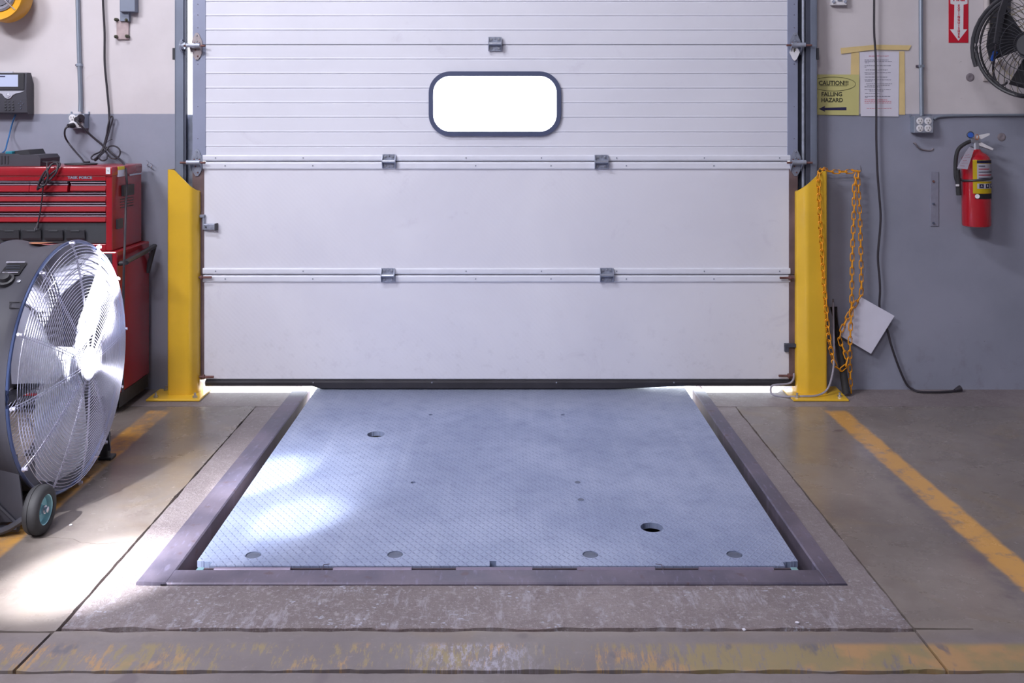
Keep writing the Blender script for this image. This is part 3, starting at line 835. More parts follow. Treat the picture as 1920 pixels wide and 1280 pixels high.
scene.view_settings.gamma = 1.0; scene.view_settings.use_curve_mapping = False
scene.view_settings.exposure = 0.18
# ================================================================== LEFT SIDE THINGS
# ------------------------------------------------------------------ big drum fan
C = Vector((-1.47, -1.24, .437)); RG = .413
t = empty('drum_fan', (-1.58, -1.24, 0), 'large black drum fan with chromed wire guard on the floor before the red cabinet', 'fan')
bm = bm_()
lathe(bm, [(-.005, RG), (.0, RG + .006), (.004, RG), (.0, RG - .010), (-.03, RG - .010), (-.10, RG - .022), (-.17, RG - .010), (-.205, RG - .010),
           (-.209, RG), (-.205, RG + .006), (-.17, RG - .004), (-.10, RG - .014), (-.03, RG - .004)], C - Vector((.015, 0, 0)), (1, 0, 0), 96, close=True)
drum = obj('drum', bm, M['black_metal'], t, smooth=True, auto=60)
for x in (-.012, -.222):
    bm = bm_(); ring(bm, C + Vector((x, 0, 0)), (1, 0, 0), RG, .006, 96, 8); obj('drum_rim', bm, M['rim_blue'], t, smooth=True)
def guard_mesh(x0, dome, n, wr, sg, r_in=.055):
    bm = bm_(); prof = lambda r: x0 + dome * (1 - (r / RG) ** 2) ** .8
    for i in range(n):
        r = r_in + (RG - .012 - r_in) * i / (n - 1)
        ring(bm, C + Vector((prof(r), 0, 0)), (1, 0, 0), r, wr, sg, 5)
    return bm, prof
bm, prof = guard_mesh(.008, .045, 34, .00115, 84)
fg = obj('front_guard', bm, M['wire'], t, smooth=True)
for k in range(12):
    a = R(4 + 30 * k); dv = Vector((0, math.cos(a), math.sin(a))); tv = Vector((0, -math.sin(a), math.cos(a)))
    bm = bm_()
    for s in (-1, 1):
        tube(bm, [C + dv * r + tv * s * .0042 + Vector((prof(min(r, RG)) - .003, 0, 0)) for r in [.05 + (RG - .05) * q / 10 for q in range(11)]], .0016, 5)
    obj('guard_spoke', bm, M['wire'], fg, smooth=True)
    bm = bm_(); p = C + dv * (RG + .002) + Vector((.004, 0, 0))
    cyl(bm, p - dv * .010, p + dv * .008, .0045, seg=8); cyl(bm, p + Vector((-.006, 0, 0)), p + Vector((.010, 0, 0)), .0055, seg=8)
    obj('guard_clip', bm, M['wire'], fg, smooth=True)
bm = bm_(); lathe(bm, [(.046, 0), (.050, .03), (.047, .056), (.044, .056), (.044, 0)], C + Vector((.004, 0, 0)), (1, 0, 0), 32); obj('guard_badge', bm, M['alu'], fg, smooth=True)
bm, prof2 = guard_mesh(-.224, -.03, 26, .0012, 64)
for k in range(12):
    a = R(4 + 30 * k); dv = Vector((0, math.cos(a), math.sin(a)))
    tube(bm, [C + dv * r + Vector((prof2(r) + .003, 0, 0)) for r in [.05 + (RG - .05) * q / 8 for q in range(9)]], .0018, 5)
obj('rear_guard', bm, M['wire'], t, smooth=True)
# aluminium blades, curved and pitched
for ang in (24, 148, 268):
    bm = bm_(); nr, na = 10, 8; G = []
    for i in range(nr + 1):
        r = .055 + (.385 - .055) * i / nr; row = []
        wd = min(1.6, (.19 + .09 * i / nr) / r)
        for k in range(na + 1):
            f = k / na - .5; a = R(ang) + f * wd + R(6) * (i / nr)
            x = -.048 + f * .075 * (1.1 - .4 * i / nr) + .018 * (1 - 4 * f * f)
            rr = r
            if i == nr: rr = r - .016 * (2 * f) ** 4
            row.append(bm.verts.new(C + Vector((x, rr * math.cos(a), rr * math.sin(a)))))
        G.append(row)
    for i in range(nr):
        for k in range(na): bm.faces.new((G[i][k], G[i][k + 1], G[i + 1][k + 1], G[i + 1][k]))
    bmesh.ops.solidify(bm, geom=bm.faces[:], thickness=.0025)
    obj('blade', bm, M['alu'], t, smooth=True)
bm = bm_(); lathe(bm, [(-.015, 0), (-.015, .055), (-.12, .06), (-.12, 0)], C, (1, 0, 0), 24); obj('hub', bm, M['alu'], t, smooth=True)
bm = bm_(); lathe(bm, [(-.125, 0), (-.125, .07), (-.135, .082), (-.20, .082), (-.21, .07), (-.21, 0)], C, (1, 0, 0), 28)
box(bm, C.x - .19, C.x - .16, C.y - .40, C.y + .40, C.z - .10, C.z - .075)
obj('motor', bm, M['black_metal'], t, smooth=True)
# labels and control on the drum top
def drum_pt(px, py, lift=.002):
    # point of the drum skin seen at this pixel: march the ray to the cylinder
    d = Vector(((px - CX) / FPX, 1, -(py - CY) / FPX)); o = Vector((0, -D0, H0)); r = RG - .008 + lift
    A = d.y ** 2 + d.z ** 2; oy, oz = o.y - C.y, o.z - C.z; B = 2 * (d.y * oy + d.z * oz); Cc = oy * oy + oz * oz - r * r
    s = (-B - math.sqrt(max(0, B * B - 4 * A * Cc))) / (2 * A); p = o + d * s
    n = Vector((0, p.y - C.y, p.z - C.z)).normalized(); return p, n
def patch(name, px, py, wx, ws, m, lift=.0025, oval=False, par=None, th=.0006):
    p, n = drum_pt(px, py, 0); a0 = math.atan2(p.z - C.z, p.y - C.y); bm = bm_(); G = []; r = RG - .006
    if oval:
        vs = []
        for q in range(28):
            u, v = math.cos(2 * PI * q / 28) * wx / 2, math.sin(2 * PI * q / 28) * ws / 2; a = a0 + v / r
            vs.append(bm.verts.new((p.x + u, C.y + (r + lift) * math.cos(a), C.z + (r + lift) * math.sin(a))))
        bm.faces.new(vs)
    else:
        for i in range(7):
            a = a0 + (i / 6 - .5) * ws / r
            G.append([bm.verts.new((p.x + s * wx / 2, C.y + (r + lift) * math.cos(a), C.z + (r + lift) * math.sin(a))) for s in (-1, 1)])
        for i in range(6): bm.faces.new((G[i][0], G[i][1], G[i + 1][1], G[i + 1][0]))
    bmesh.ops.solidify(bm, geom=bm.faces[:], thickness=th)
    return obj(name, bm, m, par or drum, smooth=False)
patch('label', 78, 457, .075, .085, M['orange_label'], oval=True, lift=.003)
patch('label', 28, 503, .062, .060, M['black'], lift=.002, label='dark spec label') if False else patch('label', 26, 505, .062, .062, M['black'], lift=.002)
patch('label_stripe', 30, 494, .060, .006, M['paper'], lift=.004)
for py in (501, 505, 510): patch('label_stripe', 25, py, .045, .003, M['plug'], lift=.004)
patch('label_stripe', 20, 513, .05, .004, M['paper'], lift=.004)
p, n = drum_pt(12, 526, 0)
bm = bm_(); lathe(bm, [(-.004, 0), (-.004, .026), (.008, .025), (.010, .018), (.022, .015), (.024, 0)], p, n, 28); kn = obj('control_knob', bm, M['black'], t, smooth=True)
p2, n2 = drum_pt(36, 529, 0); bm = bm_(); lathe(bm, [(-.002, 0), (-.002, .007), (.006, .006), (.007, 0)], p2, n2, 14); obj('bolt', bm, M['bolt'], t, smooth=True)
a_, _ = drum_pt(18, 566, .008); b2, _ = drum_pt(38, 566, .008); c_, _ = drum_pt(40, 578, .008); d_, _ = drum_pt(18, 577, .008); bm = bm_(); tube(bm, [a_, b2, c_, d_], .0022, 6, closed=True); obj('cord_hook', bm, M['black'], t)
# carriage: side brackets, base tubes, wheels, feet
for s, yy in ((-1, -1.56), (1, -.93)):
    bm = bm_()
    prism(bm, [(-1.505, .035), (-1.475, .035), (-1.50, .24), (-1.70, .24), (-1.75, .10), (-1.78, .035)], 1, yy - .003, yy + .003)
    tube(bm, [(-1.80, yy - s * -.012, .02), (-1.49, yy - s * -.012, .02)], .012, 8)
    tube(bm, smooth_path([(-1.72, yy + s * .01, .30), (-1.60, yy + s * .008, .14), (-1.50, yy + s * .006, .035)], 4), .006, 6)
    obj('stand_bracket', bm, M['black_metal'], t, smooth=True)
bm = bm_(); tube(bm, smooth_path([(-1.47, -1.565, .05), (-1.53, -1.585, .018), (-1.62, -1.60, .016), (-1.80, -1.60, .03)], 5), .011, 8); obj('base_tube', bm, M['black_metal'], t, smooth=True)
bm = bm_(); tube(bm, [(-1.56, -1.60, .06), (-1.56, -.90, .06)], .010, 8); obj('axle', bm, M['black_metal'], t, smooth=True)
for yy, fx in ((-1.563, 0), ):
    wc = Vector((-1.430, yy, .0735))
    bm = bm_(); lathe(bm, [(-.022, .045), (-.024, .058), (-.020, .068), (-.012, .0728), (-.004, .0735), (-.003, .0715), (.003, .0715), (.004, .0735), (.012, .0728), (.020, .068), (.024, .058), (.022, .045), (.012, .043), (-.012, .043)], wc, (1, 0, 0), 48, close=True)
    wh = obj('wheel', bm, M['rubber'], t, smooth=True)
    bm = bm_(); lathe(bm, [(.020, .046), (.018, .042), (.004, .038), (.002, .016), (.010, .014), (.012, 0)], wc, (1, 0, 0), 32); obj('wheel_rim', bm, M['teal_metal'], wh, smooth=True)
    bm = bm_(); lathe(bm, [(.008, 0), (.008, .013), (.018, .013), (.018, .009), (.026, .009), (.028, 0)], wc, (1, 0, 0), 12); obj('wheel_nut', bm, M['chrome'], wh)
bm = bm_(); box(bm, -1.515, -1.485, -.935, -.905, .001, .10, .004); box(bm, -1.52, -1.47, -.94, -.89, .001, .012, .003); obj('foot', bm, M['rubber'], t)

# ------------------------------------------------------------------ tool chest and rolling cabinet
yf, yb = -.39, -.06
tx0, tx1 = -2.36, -1.695
zb_, zt_ = .705, 1.066
t = empty('tool_chest', ((tx0 + tx1) / 2, -.22, zb_), 'red top tool chest with drawers and black bins standing on the red cabinet', 'tool chest')
def Xf(px): return FX(px, yf)
def Zf(py): return FZ(py, yf)
xi1 = Xf(198); zi0, zi1 = Zf(457), Zf(340)
bm = bm_()
# carcass: shell with open front recess
box(bm, tx0, xi1 + .002, yf + .03, yb, zb_, Zf(341), 0)
box(bm, xi1, tx1, yf + .001, yb, zb_, Zf(312) - .03, .004)
box(bm, tx0, xi1 + .001, yf, yf + .04, zb_, zi0 - .001, .002)
box(bm, tx0, xi1 + .001, yf, yf + .04, Zf(339), Zf(330), .002)
obj('body', bm, M['red'], t)
bm = bm_(); box(bm, tx0 - .004, tx1 + .003, yf - .006, yb + .004, Zf(330), zt_, .006, 2); lid = obj('lid', bm, M['red'], t, smooth=True)
text('lettering', 'TASK FORCE', .015, M['hinge'], t, (Xf(150), yf - .0015, Zf(333)), sx=1.15, off=.0008, spacing=1.05) 
rows = [(346.5, 359, Xf(128)), (346.5, 359, None), (368, 378, None), (387, 397, None), (407, 418, None)]
def drawer(x0, x1, pt, pb, out=0.0):
    bm = bm_(); za, zb2 = Zf(pb), Zf(pt)
    prism(bm, [(yf + .03, za), (yf + .006 - out, za), (yf + .002 - out, za + .004), (yf + .006 - out, zb2 - .002), (yf + .03, zb2)], 0, x0, x1)
    d = obj('drawer', bm, M['red'], t)
    bm = bm_(); zc0, zc1 = Zf(pt), Zf(pt - 6.5)
    prism(bm, [(yf + .020, zc1), (yf + .004 - out, zc1), (yf + .003 - out, zc1 - .003), (yf + .015 - out, zc1 - .004), (yf + .010 - out, zc0), (yf + .020, zc0)], 0, x0, x1)
    obj('drawer_pull', bm, M['chan'], d)
drawer(tx0 + .02, Xf(55), 347, 360, .008); drawer(Xf(56), Xf(127), 347, 360, .008); drawer(Xf(131), xi1 - .002, 348, 359)
for a, b_ in ((368, 378.5), (387, 397.5), (406.5, 417)): drawer(tx0 + .02, xi1 - .002, a, b_)
# bin rack
bm = bm_(); box(bm, tx0 + .02, xi1 - .002, yf + .012, yf + .03, zi0, Zf(418), .002); obj('bin_recess', bm, M['tray'], t)
for i in range(6):
    cxp = 14 + 41.0 * i - 36
    if cxp + 19 > 199: break
    bm = bm_(); x0, x1 = Xf(cxp - 18), Xf(cxp + 17); za, zb2 = Zf(450), Zf(427)
    prism(bm, [(yf + .012, za), (yf + .003, za), (yf - .002, za + .010), (yf - .004, zb2 - .010), (yf + .002, zb2 - .009), (yf + .006, za + .010), (yf + .012, zb2)], 0, x0, x1)
    b1 = obj('bin', bm, M['black'], t)
    bm = bm_(); box(bm, Xf(cxp - 9), Xf(cxp + 8), yf - .006, yf - .002, Zf(434), Zf(431), .001); obj('bin_grip', bm, M['tray'], b1)
bm = bm_(); box(bm, Xf(200), Xf(208), yf - .0075, yf - .005, Zf(326), Zf(313.5)); obj('sticker', bm, M['white'], lid, label='small white sticker')
text('lettering', '\u2190', .011, M['ink'], lid, (Xf(204.5), yf - .008, Zf(320)))
# right side: handle, vents, latch, label
def side_box(pxa, pxb, pya, pyb, m, name, out=.004, par=None):
    bm = bm_(); x = tx1 + .001
    # y from px at plane x
    ya = x * FPX / (pxa - CX) - D0; yb2 = x * FPX / (pxb - CX) - D0
    ym = (ya + yb2) / 2; za, zb2 = FZ(pyb, ym), FZ(pya, ym)
    box(bm, x - .002, x + out, min(ya, yb2), max(ya, yb2), za, zb2, min(.001, out / 3)); return obj(name, bm, m, par or t)
side_box(228, 247, 346, 366, M['black'], 'side_handle', .012)
for i in range(4): side_box(226, 250, 371 + i * 5, 372.5 + i * 5, M['black'], 'vent_slot', .0015)
side_box(218, 228, 410, 428, M['tray'], 'latch', .008)
side_box(220, 232, 312, 318, M['yellow_label'], 'warning_label', .0045, lid); side_box(220, 232, 318.2, 331, M['paper'], 'warning_label', .0045, lid)
side_box(240, 262, 325, 328, M['chrome'], 'lid_stay', .008)

tx0c, tx1c = -2.39, -1.668
t = empty('rolling_cabinet', ((tx0c + tx1c) / 2, -.22, 0), 'red rolling tool cabinet on casters under the red tool chest, partly behind the fan', 'cabinet')
bm = bm_(); box(bm, tx0c, tx1c, -.405, -.035, .085, .704, .006); obj('body', bm, M['red'], t)
for i, (za, zb2) in enumerate(((.12, .38), (.39, .53), (.54, .68))):
    bm = bm_(); box(bm, tx0c + .03, tx1c - .03, -.413, -.404, za, zb2, .002); d = obj('drawer', bm, M['black_metal'], t, label='dark drawer front')
    bm = bm_(); box(bm, tx0c + .03, tx1c - .03, -.420, -.412, zb2 - .018, zb2 - .004, .002); obj('drawer_pull', bm, M['black_metal'], d)
bm = bm_(); box(bm, tx1c - .001, tx1c + .002, -.38, -.06, .03, .088); box(bm, tx0c + .01, tx1c - .004, -.39, -.05, .05, .086); obj('base_skirt', bm, M['rubber'], t)
for x in (tx0c + .06, tx1c - .05):
    for y in (-.35, -.09):
        bm = bm_(); cyl(bm, (x - .014, y, .0355), (x + .014, y, .0355), .035, seg=20); box(bm, x - .02, x + .02, y - .02, y + .02, .045, .087); obj('caster', bm, M['rubber'], t)
bm = bm_(); box(bm, tx0c + .02, tx1c - .02, -.4085, -.403, .10, .695); obj('dark_front_panel', bm, M['black_metal'], t)  # dark panel added over the red front around the drawers
# push handle on the right side
bm = bm_(); x = tx1c + .035
tube(bm, smooth_path([(tx1c, -.385, .650), (x - .004, -.385, .655), (x, -.375, .660), (x, -.2, .672), (x, -.075, .682), (x - .004, -.062, .675), (tx1c, -.062, .56)], 5), .011, 10)
obj('push_handle', bm, M['black'], t, smooth=True)

# things lying on the chest
t = empty('charger', (Xf(30), -.25, 1.067), 'dark grey charger with a teal strap lying on the red tool chest', 'charger')
bm = bm_(); y0, y1 = -.34, -.16; X1, X0 = FX(76, y0), FX(-30, y0)
prism(bm, [(X0, 1.067), (X1 - .002, 1.067), (X1, 1.10), (X1 - .012, 1.116), (X0 + .14, 1.116), (X0 + .13, 1.120), (X0, 1.120)], 1, y0, y1)
bmesh.ops.bevel(bm, geom=[e for e in bm.edges if e.calc_face_angle(0) > .8], offset=.005, segments=2, affect='EDGES')
obj('body', bm, M['black_metal'], t, smooth=True)
bm = bm_(); prism(bm, [(FX(14, y0), 1.1165), (FX(50, y0), 1.1165), (FX(45, y0), 1.138), (FX(10, y0), 1.128)], 1, y0 + .03, y1 - .01); obj('battery', bm, M['black'], t)
bm = bm_(); box(bm, FX(8, y0), FX(21, y0), y0 + .008, y1, 1.118, 1.131, .003); obj('strap', bm, M['teal'], t)
for px in (2, 8, 14):
    bm = bm_(); box(bm, FX(px, y0), FX(px + 2.5, y0), y0 - .002, y0 + .01, 1.075, 1.112, .001); obj('grip_rib', bm, M['black'], t)
bm = bm_(); lathe(bm, [(0, 0), (0, .066), (.004, .070), (.007, .068), (.005, .064), (.004, 0)], (FX(152, -.2), -.2, 1.0665), (0, 0, 1), 40); tag(obj('shallow_dish', bm, M['tray'], smooth=True), 'flat dark round dish lying on the red chest below the wall socket', 'dish')
# cord bundle hanging over the chest front
t = empty('extension_cord', (Xf(95), -.36, 1.067), 'black cord bundled over the front of the red chest with its plug hanging down', 'cord')
bm = bm_(); rnd = random.Random(3)
pts = [W(80, 304, -.33), W(92, 304.5, -.37), W(100, 303, -.385), W(112, 306, -.405), W(108, 316, -.412), W(96, 326, -.415), W(84, 340, -.417), W(74, 352, -.418), W(70, 355, -.422), W(74, 344, -.424), W(84, 330, -.424), W(92, 314, -.42), W(100, 306, -.405), W(108, 308, -.41), W(106, 322, -.42), W(98, 332, -.42), W(90, 340, -.425), W(80, 350, -.425), W(72, 350, -.428), W(76, 336, -.43), W(86, 320, -.425), W(90, 330, -.43), W(86, 345, -.43), W(78, 348, -.432)]
tube(bm, smooth_path(pts, 5), .0042, 7); obj('cable_bundle', bm, M['cord'], t, smooth=True)
bm = bm_(); tube(bm, smooth_path([W(82, 332, -.43), W(81, 345, -.43), W(79, 370, -.412), W(75, 400, -.40), W(71, 417, -.40)], 5), .0030, 7); obj('cable', bm, M['cord'], t, smooth=True)
bm = bm_(); tube(bm, smooth_path([W(76, 298, -.27), W(84, 304, -.34), W(88, 306, -.40), W(87, 322, -.418), W(85, 332, -.425)], 5), .0026, 7); obj('cable', bm, M['cord'], t, smooth=True)
bm = bm_(); cyl(bm, W(71.5, 417, -.40), W(68.5, 427, -.402), .0045, .010, 10); pg = obj('plug', bm, M['cord'], t, smooth=True)
for dx in (-2, 1.5):
    bm = bm_(); cyl(bm, W(67.8 + dx, 426.5, -.402), W(67 + dx, 431, -.403), .0018, seg=6); obj('prong', bm, M['chrome'], pg)

# ------------------------------------------------------------------ left wall fittings
t = empty('desk_phone', W(8, 215, -.002), 'dark wall-mounted desk phone with lit screen and silver trim at the left edge', 'phone')
yp = -.065
bm = bm_(); zb2, zm, zt2 = FZ(214, yp), FZ(172, yp), FZ(136, yp); xr, xl = FX(51, yp), FX(-40, yp)
prism(bm, [(-.004, zb2), (yp + .01, zb2), (yp, zb2 + .008), (yp - .008, zm), (yp - .004, zt2 - .006), (yp + .006, zt2), (-.03, zt2), (-.004, zt2 - .05)], 0, xl, xr)
bmesh.ops.bevel(bm, geom=[e for e in bm.edges if e.calc_face_angle(0) > .7], offset=.003, segments=2, affect='EDGES')
obj('housing', bm, M['black_metal'], t, smooth=True)
yq = yp - .010
bm = bm_(); box(bm, FX(-40, yq), FX(45, yq), yq, yq + .006, FZ(168, yq), FZ(137, yq), .002); obj('bezel', bm, M['black'], t)
bm = bm_(); box(bm, FX(-32, yq), FX(34, yq), yq - .0015, yq, FZ(162.5, yq), FZ(140, yq), .0004); sc_ = obj('screen', bm, M['screen'], t)
bm = bm_(); box(bm, FX(-10, yq), FX(10, yq), yq - .0022, yq - .001, FZ(144.5, yq), FZ(142, yq)); obj('screen_bar', bm, M['navy'], sc_)
bm = bm_(); box(bm, FX(-38, yq), FX(24, yq), yq - .001, yq + .006, FZ(137, yq), FZ(134, yq), .001); obj('top_trim', bm, M['silver'], t)
bm = bm_(); prism(bm, [(FX(-30, yq), FZ(170.5, yq)), (FX(45, yq), FZ(170.5, yq)), (FX(40, yq), FZ(173, yq)), (FX(30, yq), FZ(175, yq)), (FX(24, yq), FZ(178, yq)), (FX(19, yq), FZ(184, yq)), (FX(14, yq), FZ(185, yq)), (FX(9, yq), FZ(183, yq)), (FX(4, yq), FZ(176, yq)), (FX(-4, yq), FZ(174, yq)), (FX(-30, yq), FZ(172, yq))], 1, yq, yq + .004); obj('silver_trim', bm, M['silver'], t)
bm = bm_(); lathe(bm, [(0, .011), (.003, .011), (.003, .008), (.0015, .008), (.003, .0055), (.003, 0)], W(15, 178, yq), (0, -1, 0), 24); obj('navigation_button', bm, M['silver'], t, smooth=True)
for ix in range(3):
    for iz in range(4):
        bm = bm_(); x, z = FX(9 + ix * 7, yq), FZ(190 + iz * 5.2, yq + .006); box(bm, x - .004, x + .004, yp - .006, yp + .0, z - .003, z + .003, .001); obj('key', bm, M['tray'], t)
for dx, dz in ((0, -4), (4, 0), (-4, 0), (0, 4), (0, 9)):
    bm = bm_(); x, z = FX(38 + dx, yq), FZ(194 + dz, yq + .006); box(bm, x - .0025, x + .0025, yp - .006, yp, z - .002, z + .002, .0005); obj('key', bm, M['plug'], t)
bm = bm_(); tube(bm, smooth_path([W(29, 214, -.03), W(22, 235, -.02), W(17, 255, -.03), W(13, 270, -.10), W(10, 281, -.16), W(5, 286, -.2)], 6), .0035, 7); tag(obj('network_cable', bm, M['blue_cable'], smooth=True), 'thin blue cable hanging from the phone down to the red chest', 'cable')

# cable reel top left
t = empty('hose_reel', W(2, -6, -.10), 'yellow reel with silver centre on the wall in the top left corner', 'reel')
c = W(-2, -10, -.12)
bm = bm_(); lathe(bm, [(.02, .100), (.025, .118), (.02, .122), (-.07, .122), (-.075, .118), (-.07, .100), (-.05, .078), (.0, .078)], c, (0, -1, 0), 56, close=True); obj('reel_flange', bm, M['reel_yellow'], t, smooth=True)
bm = bm_(); lathe(bm, [(.006, .056), (.010, .068), (.006, .078), (-.06, .078), (-.06, 0), (.0, 0), (.0, .05)], c, (0, -1, 0), 48); obj('reel_hub', bm, M['chrome'], t, smooth=True)
for a in (200, 260, 320, 20, 80, 140):
    bm = bm_(); dv = Vector((math.cos(R(a)), 0, math.sin(R(a)))); cyl(bm, c + dv * .02 + Vector((0, -.010, 0)), c + dv * .112 + Vector((0, -.024, 0)), .003, seg=6); obj('reel_spoke', bm, M['chrome'], t)
bm = bm_(); cyl(bm, c + Vector((0, .05, 0)), (c.x, -.001, c.z), .02, seg=16); obj('axle', bm, M['jamb'], t)
bm = bm_(); box(bm, c.x - .05, c.x + .05, -.012, -.0008, c.z - .07, c.z + .07, .003); obj('mounting_plate', bm, M['jamb'], t)

# conduits
def conduit(pts, r, m, label, straps=(), cat='conduit', box_end=None):
    bm = bm_(); t = empty('conduit', pts[-1] * 1.0, label, cat)
    tube(bm, smooth_path(pts, 8), r, 12); obj('pipe', bm, m, t, smooth=True)
    for px, py, s in straps:
        bm = bm_(); p = W(px, py, -.012); box(bm, p.x - .012, p.x + .012, -.024, -.0005, p.z - .006, p.z + .006, .002); st = obj('strap', bm, M['conduit'], t)
        bm = bm_(); q = p + Vector((s * .020, 0, 0)); box(bm, min(q.x, p.x), max(q.x, p.x), -.003, -.0005, q.z - .006, q.z + .006); cyl(bm, (q.x - s * .003, -.003, q.z), (q.x - s * .003, -.010, q.z), .005, seg=8); obj('strap_screw', bm, M['leveler_edge'], st)
    return t
conduit([W(144.5, -90, -.014), W(145.5, 0, -.014), W(148.5, 110, -.014), W(151, 180, -.014), W(150.5, 209, -.018)], .0098, M['conduit'], 'grey steel conduit running down the left wall to the socket box', [(149, 122, -1)])
conduit([W(1727, -90, -.014), W(1726.5, 0, -.014), W(1727, 120, -.014), W(1728, 217, -.018)], .0098, M['conduit'], 'grey steel conduit running down the right wall to the four-socket box', [(1727, 124, -1)])
conduit([W(1751, 224, -.012), W(1758, 219.5, -.010), W(1775, 217.5, -.009), W(1830, 216, -.009), W(1960, 215.5, -.009)][::-1], .0058, M['conduit'], 'thin painted conduit running right along the paint line from the four-socket box', [])
conduit([W(1850, -90, -.018), W(1850, 0, -.018), W(1851, 80, -.018), W(1853, 96, -.018), W(1858, 107, -.020), W(1868, 113, -.030), W(1876, 116, -.045)], .0135, M['cream_pipe'], 'cream painted pipe bending toward the wall fan at the top right', [])

def outlet_box(px0, px1, py0, py1, label, used=()):
    y = -.045; x0, x1, z0, z1 = FX(px0, y), FX(px1, y), FZ(py1, y), FZ(py0, y)
    t = empty('socket_box', ((x0 + x1) / 2, -.02, z0), label, 'electrical box', 'wall socket boxes')
    bm = bm_(); box(bm, x0, x1, y, -.0008, z0, z1, .003, 2); obj('box', bm, M['conduit'], t)
    bm = bm_(); box(bm, x0 + .001, x1 - .001, y - .002, y, z0 + .001, z1 - .001, .0008, 1); obj('cover_plate', bm, M['steel'], t)
    for i in (0, 1):
        for j in (0, 1):
            cxx = x0 + (x1 - x0) * (.29 + .42 * i); cz = z0 + (z1 - z0) * (.27 + .44 * j)
            bm = bm_(); lathe(bm, [(0, .0165), (.003, .0165), (.0036, .015), (.0036, 0)], (cxx, y - .001, cz), (0, -1, 0), 24); so = obj('socket', bm, M['white'], t, smooth=True)
            for dx, dz, wdt, hh in ((-.006, .003, .0014, .008), (.006, .003, .0014, .007), (0, -.008, .004, .004)):
                bm = bm_(); box(bm, cxx + dx - wdt / 2 - .0005, cxx + dx + wdt / 2 + .0005, y - .0052, y - .004, cz + dz - hh / 2, cz + dz + hh / 2); obj('slot', bm, M['ink'], so)
    for px_, s in ((px0 + 1, -1), (px1 - 1, 1)):
        bm = bm_(); box(bm, FX(px_, y) - .003 + s * .004, FX(px_, y) + .003 + s * .004, -.006, -.0008, z1 - .001, z1 + .010); obj('mounting_ear', bm, M['conduit'], t)
    return t
outlet_box(127, 159, 213, 241, 'steel four-socket box with two plugs in it above the red chest')
outlet_box(1714, 1750, 218, 249, 'steel four-socket box with no plugs in it on the right wall')

# plugs and cords at the left box
t = empty('power_cord', W(152, 295, -.1), 'black cord plugged low in the left socket box and hanging to the chest top', 'cord')
bm = bm_(); cyl(bm, W(137, 235, -.052), W(128, 236, -.085), .013, .009, 14); obj('plug', bm, M['cord'], t, smooth=True)
bm = bm_(); tube(bm, smooth_path([W(128, 236, -.085), W(122, 243, -.09), W(122, 256, -.08), W(130, 270, -.06), W(142, 285, -.10), W(153, 297, -.17), Vector((FX(158, -.2), -.2, 1.079)), Vector((FX(168, -.21), -.21, 1.0795))], 6), .0042, 8); obj('cable', bm, M['cord'], t, smooth=True)
t = empty('power_cord', W(230, 305, -.1), 'black cord from the left socket box running down over the side of the red chest', 'cord')
bm = bm_(); cyl(bm, W(149, 224, -.055), W(143, 224, -.085), .015, .012, 14); cyl(bm, W(151, 220, -.05), W(152, 221, -.07), .016, .016, 14); obj('plug', bm, M['cord'], t, smooth=True)
bm = bm_(); tube(bm, smooth_path([W(143, 225, -.085), W(150, 234, -.09), W(172, 255, -.06), W(196, 275, -.045), W(213, 290, -.05), W(226, 300, -.10), W(232, 307, -.18), W(236, 318, -.26), W(237, 332, -.285), W(238, 352, -.29), W(236, 380, -.31), W(235, 420, -.35), W(234, 455, -.42), W(233, 480, -.455), W(232, 520, -.46), W(231, 580, -.46), W(230, 640, -.46), W(230, 735, -.46)], 6), .0050, 8); obj('cable', bm, M['cord'], t, smooth=True)
t = empty('hanging_cord', W(195, 300, -.05), 'black cord hanging down the left wall and coiled in loops above the chest', 'cord')
bm = bm_(); tube(bm, smooth_path([W(193, -60, -.02), W(193, 0, -.02), W(196, 60, -.02), W(196, 110, -.02), W(198, 140, -.02), W(201, 170, -.02), W(205, 218, -.02), W(203, 240, -.025), W(198, 262, -.03), W(193, 280, -.04)], 6), .0052, 8)
obj('cable', bm, M['cord'], t, smooth=True)
bm = bm_()
tube(bm, smooth_path([W(200, 255, -.03), W(202, 238, -.03), W(206, 222, -.025), W(210, 218, -.025), W(211, 224, -.03), W(207, 238, -.03), W(202, 255, -.035), W(197, 272, -.035), W(190, 288, -.05), W(183, 298, -.08), W(178, 301, -.12), W(182, 296, -.12), W(192, 288, -.08), W(200, 280, -.05), W(206, 274, -.045), W(216, 274, -.045), W(224, 280, -.05), W(225, 288, -.055), W(220, 296, -.06), W(211, 297, -.06), W(203, 291, -.055), W(196, 280, -.05), W(193, 274, -.05)], 6), .0038, 7)
tube(bm, smooth_path([W(196, 272, -.04), W(188, 284, -.06), W(176, 290, -.10), W(171, 296, -.14), W(176, 299, -.15), W(186, 290, -.10), W(195, 283, -.06), W(201, 288, -.06), W(200, 298, -.12), W(192, 301, -.15), W(186, 296, -.12), W(190, 284, -.06), W(197, 272, -.045)], 6), .0036, 7)
obj('coil', bm, M['cord'], t, smooth=True)
bm = bm_(); tube(bm, [W(199, 268, -.045), W(205, 263, -.05), W(211, 261, -.05)], .0014, 6); obj('cable_tie', bm, M['cord'], t)

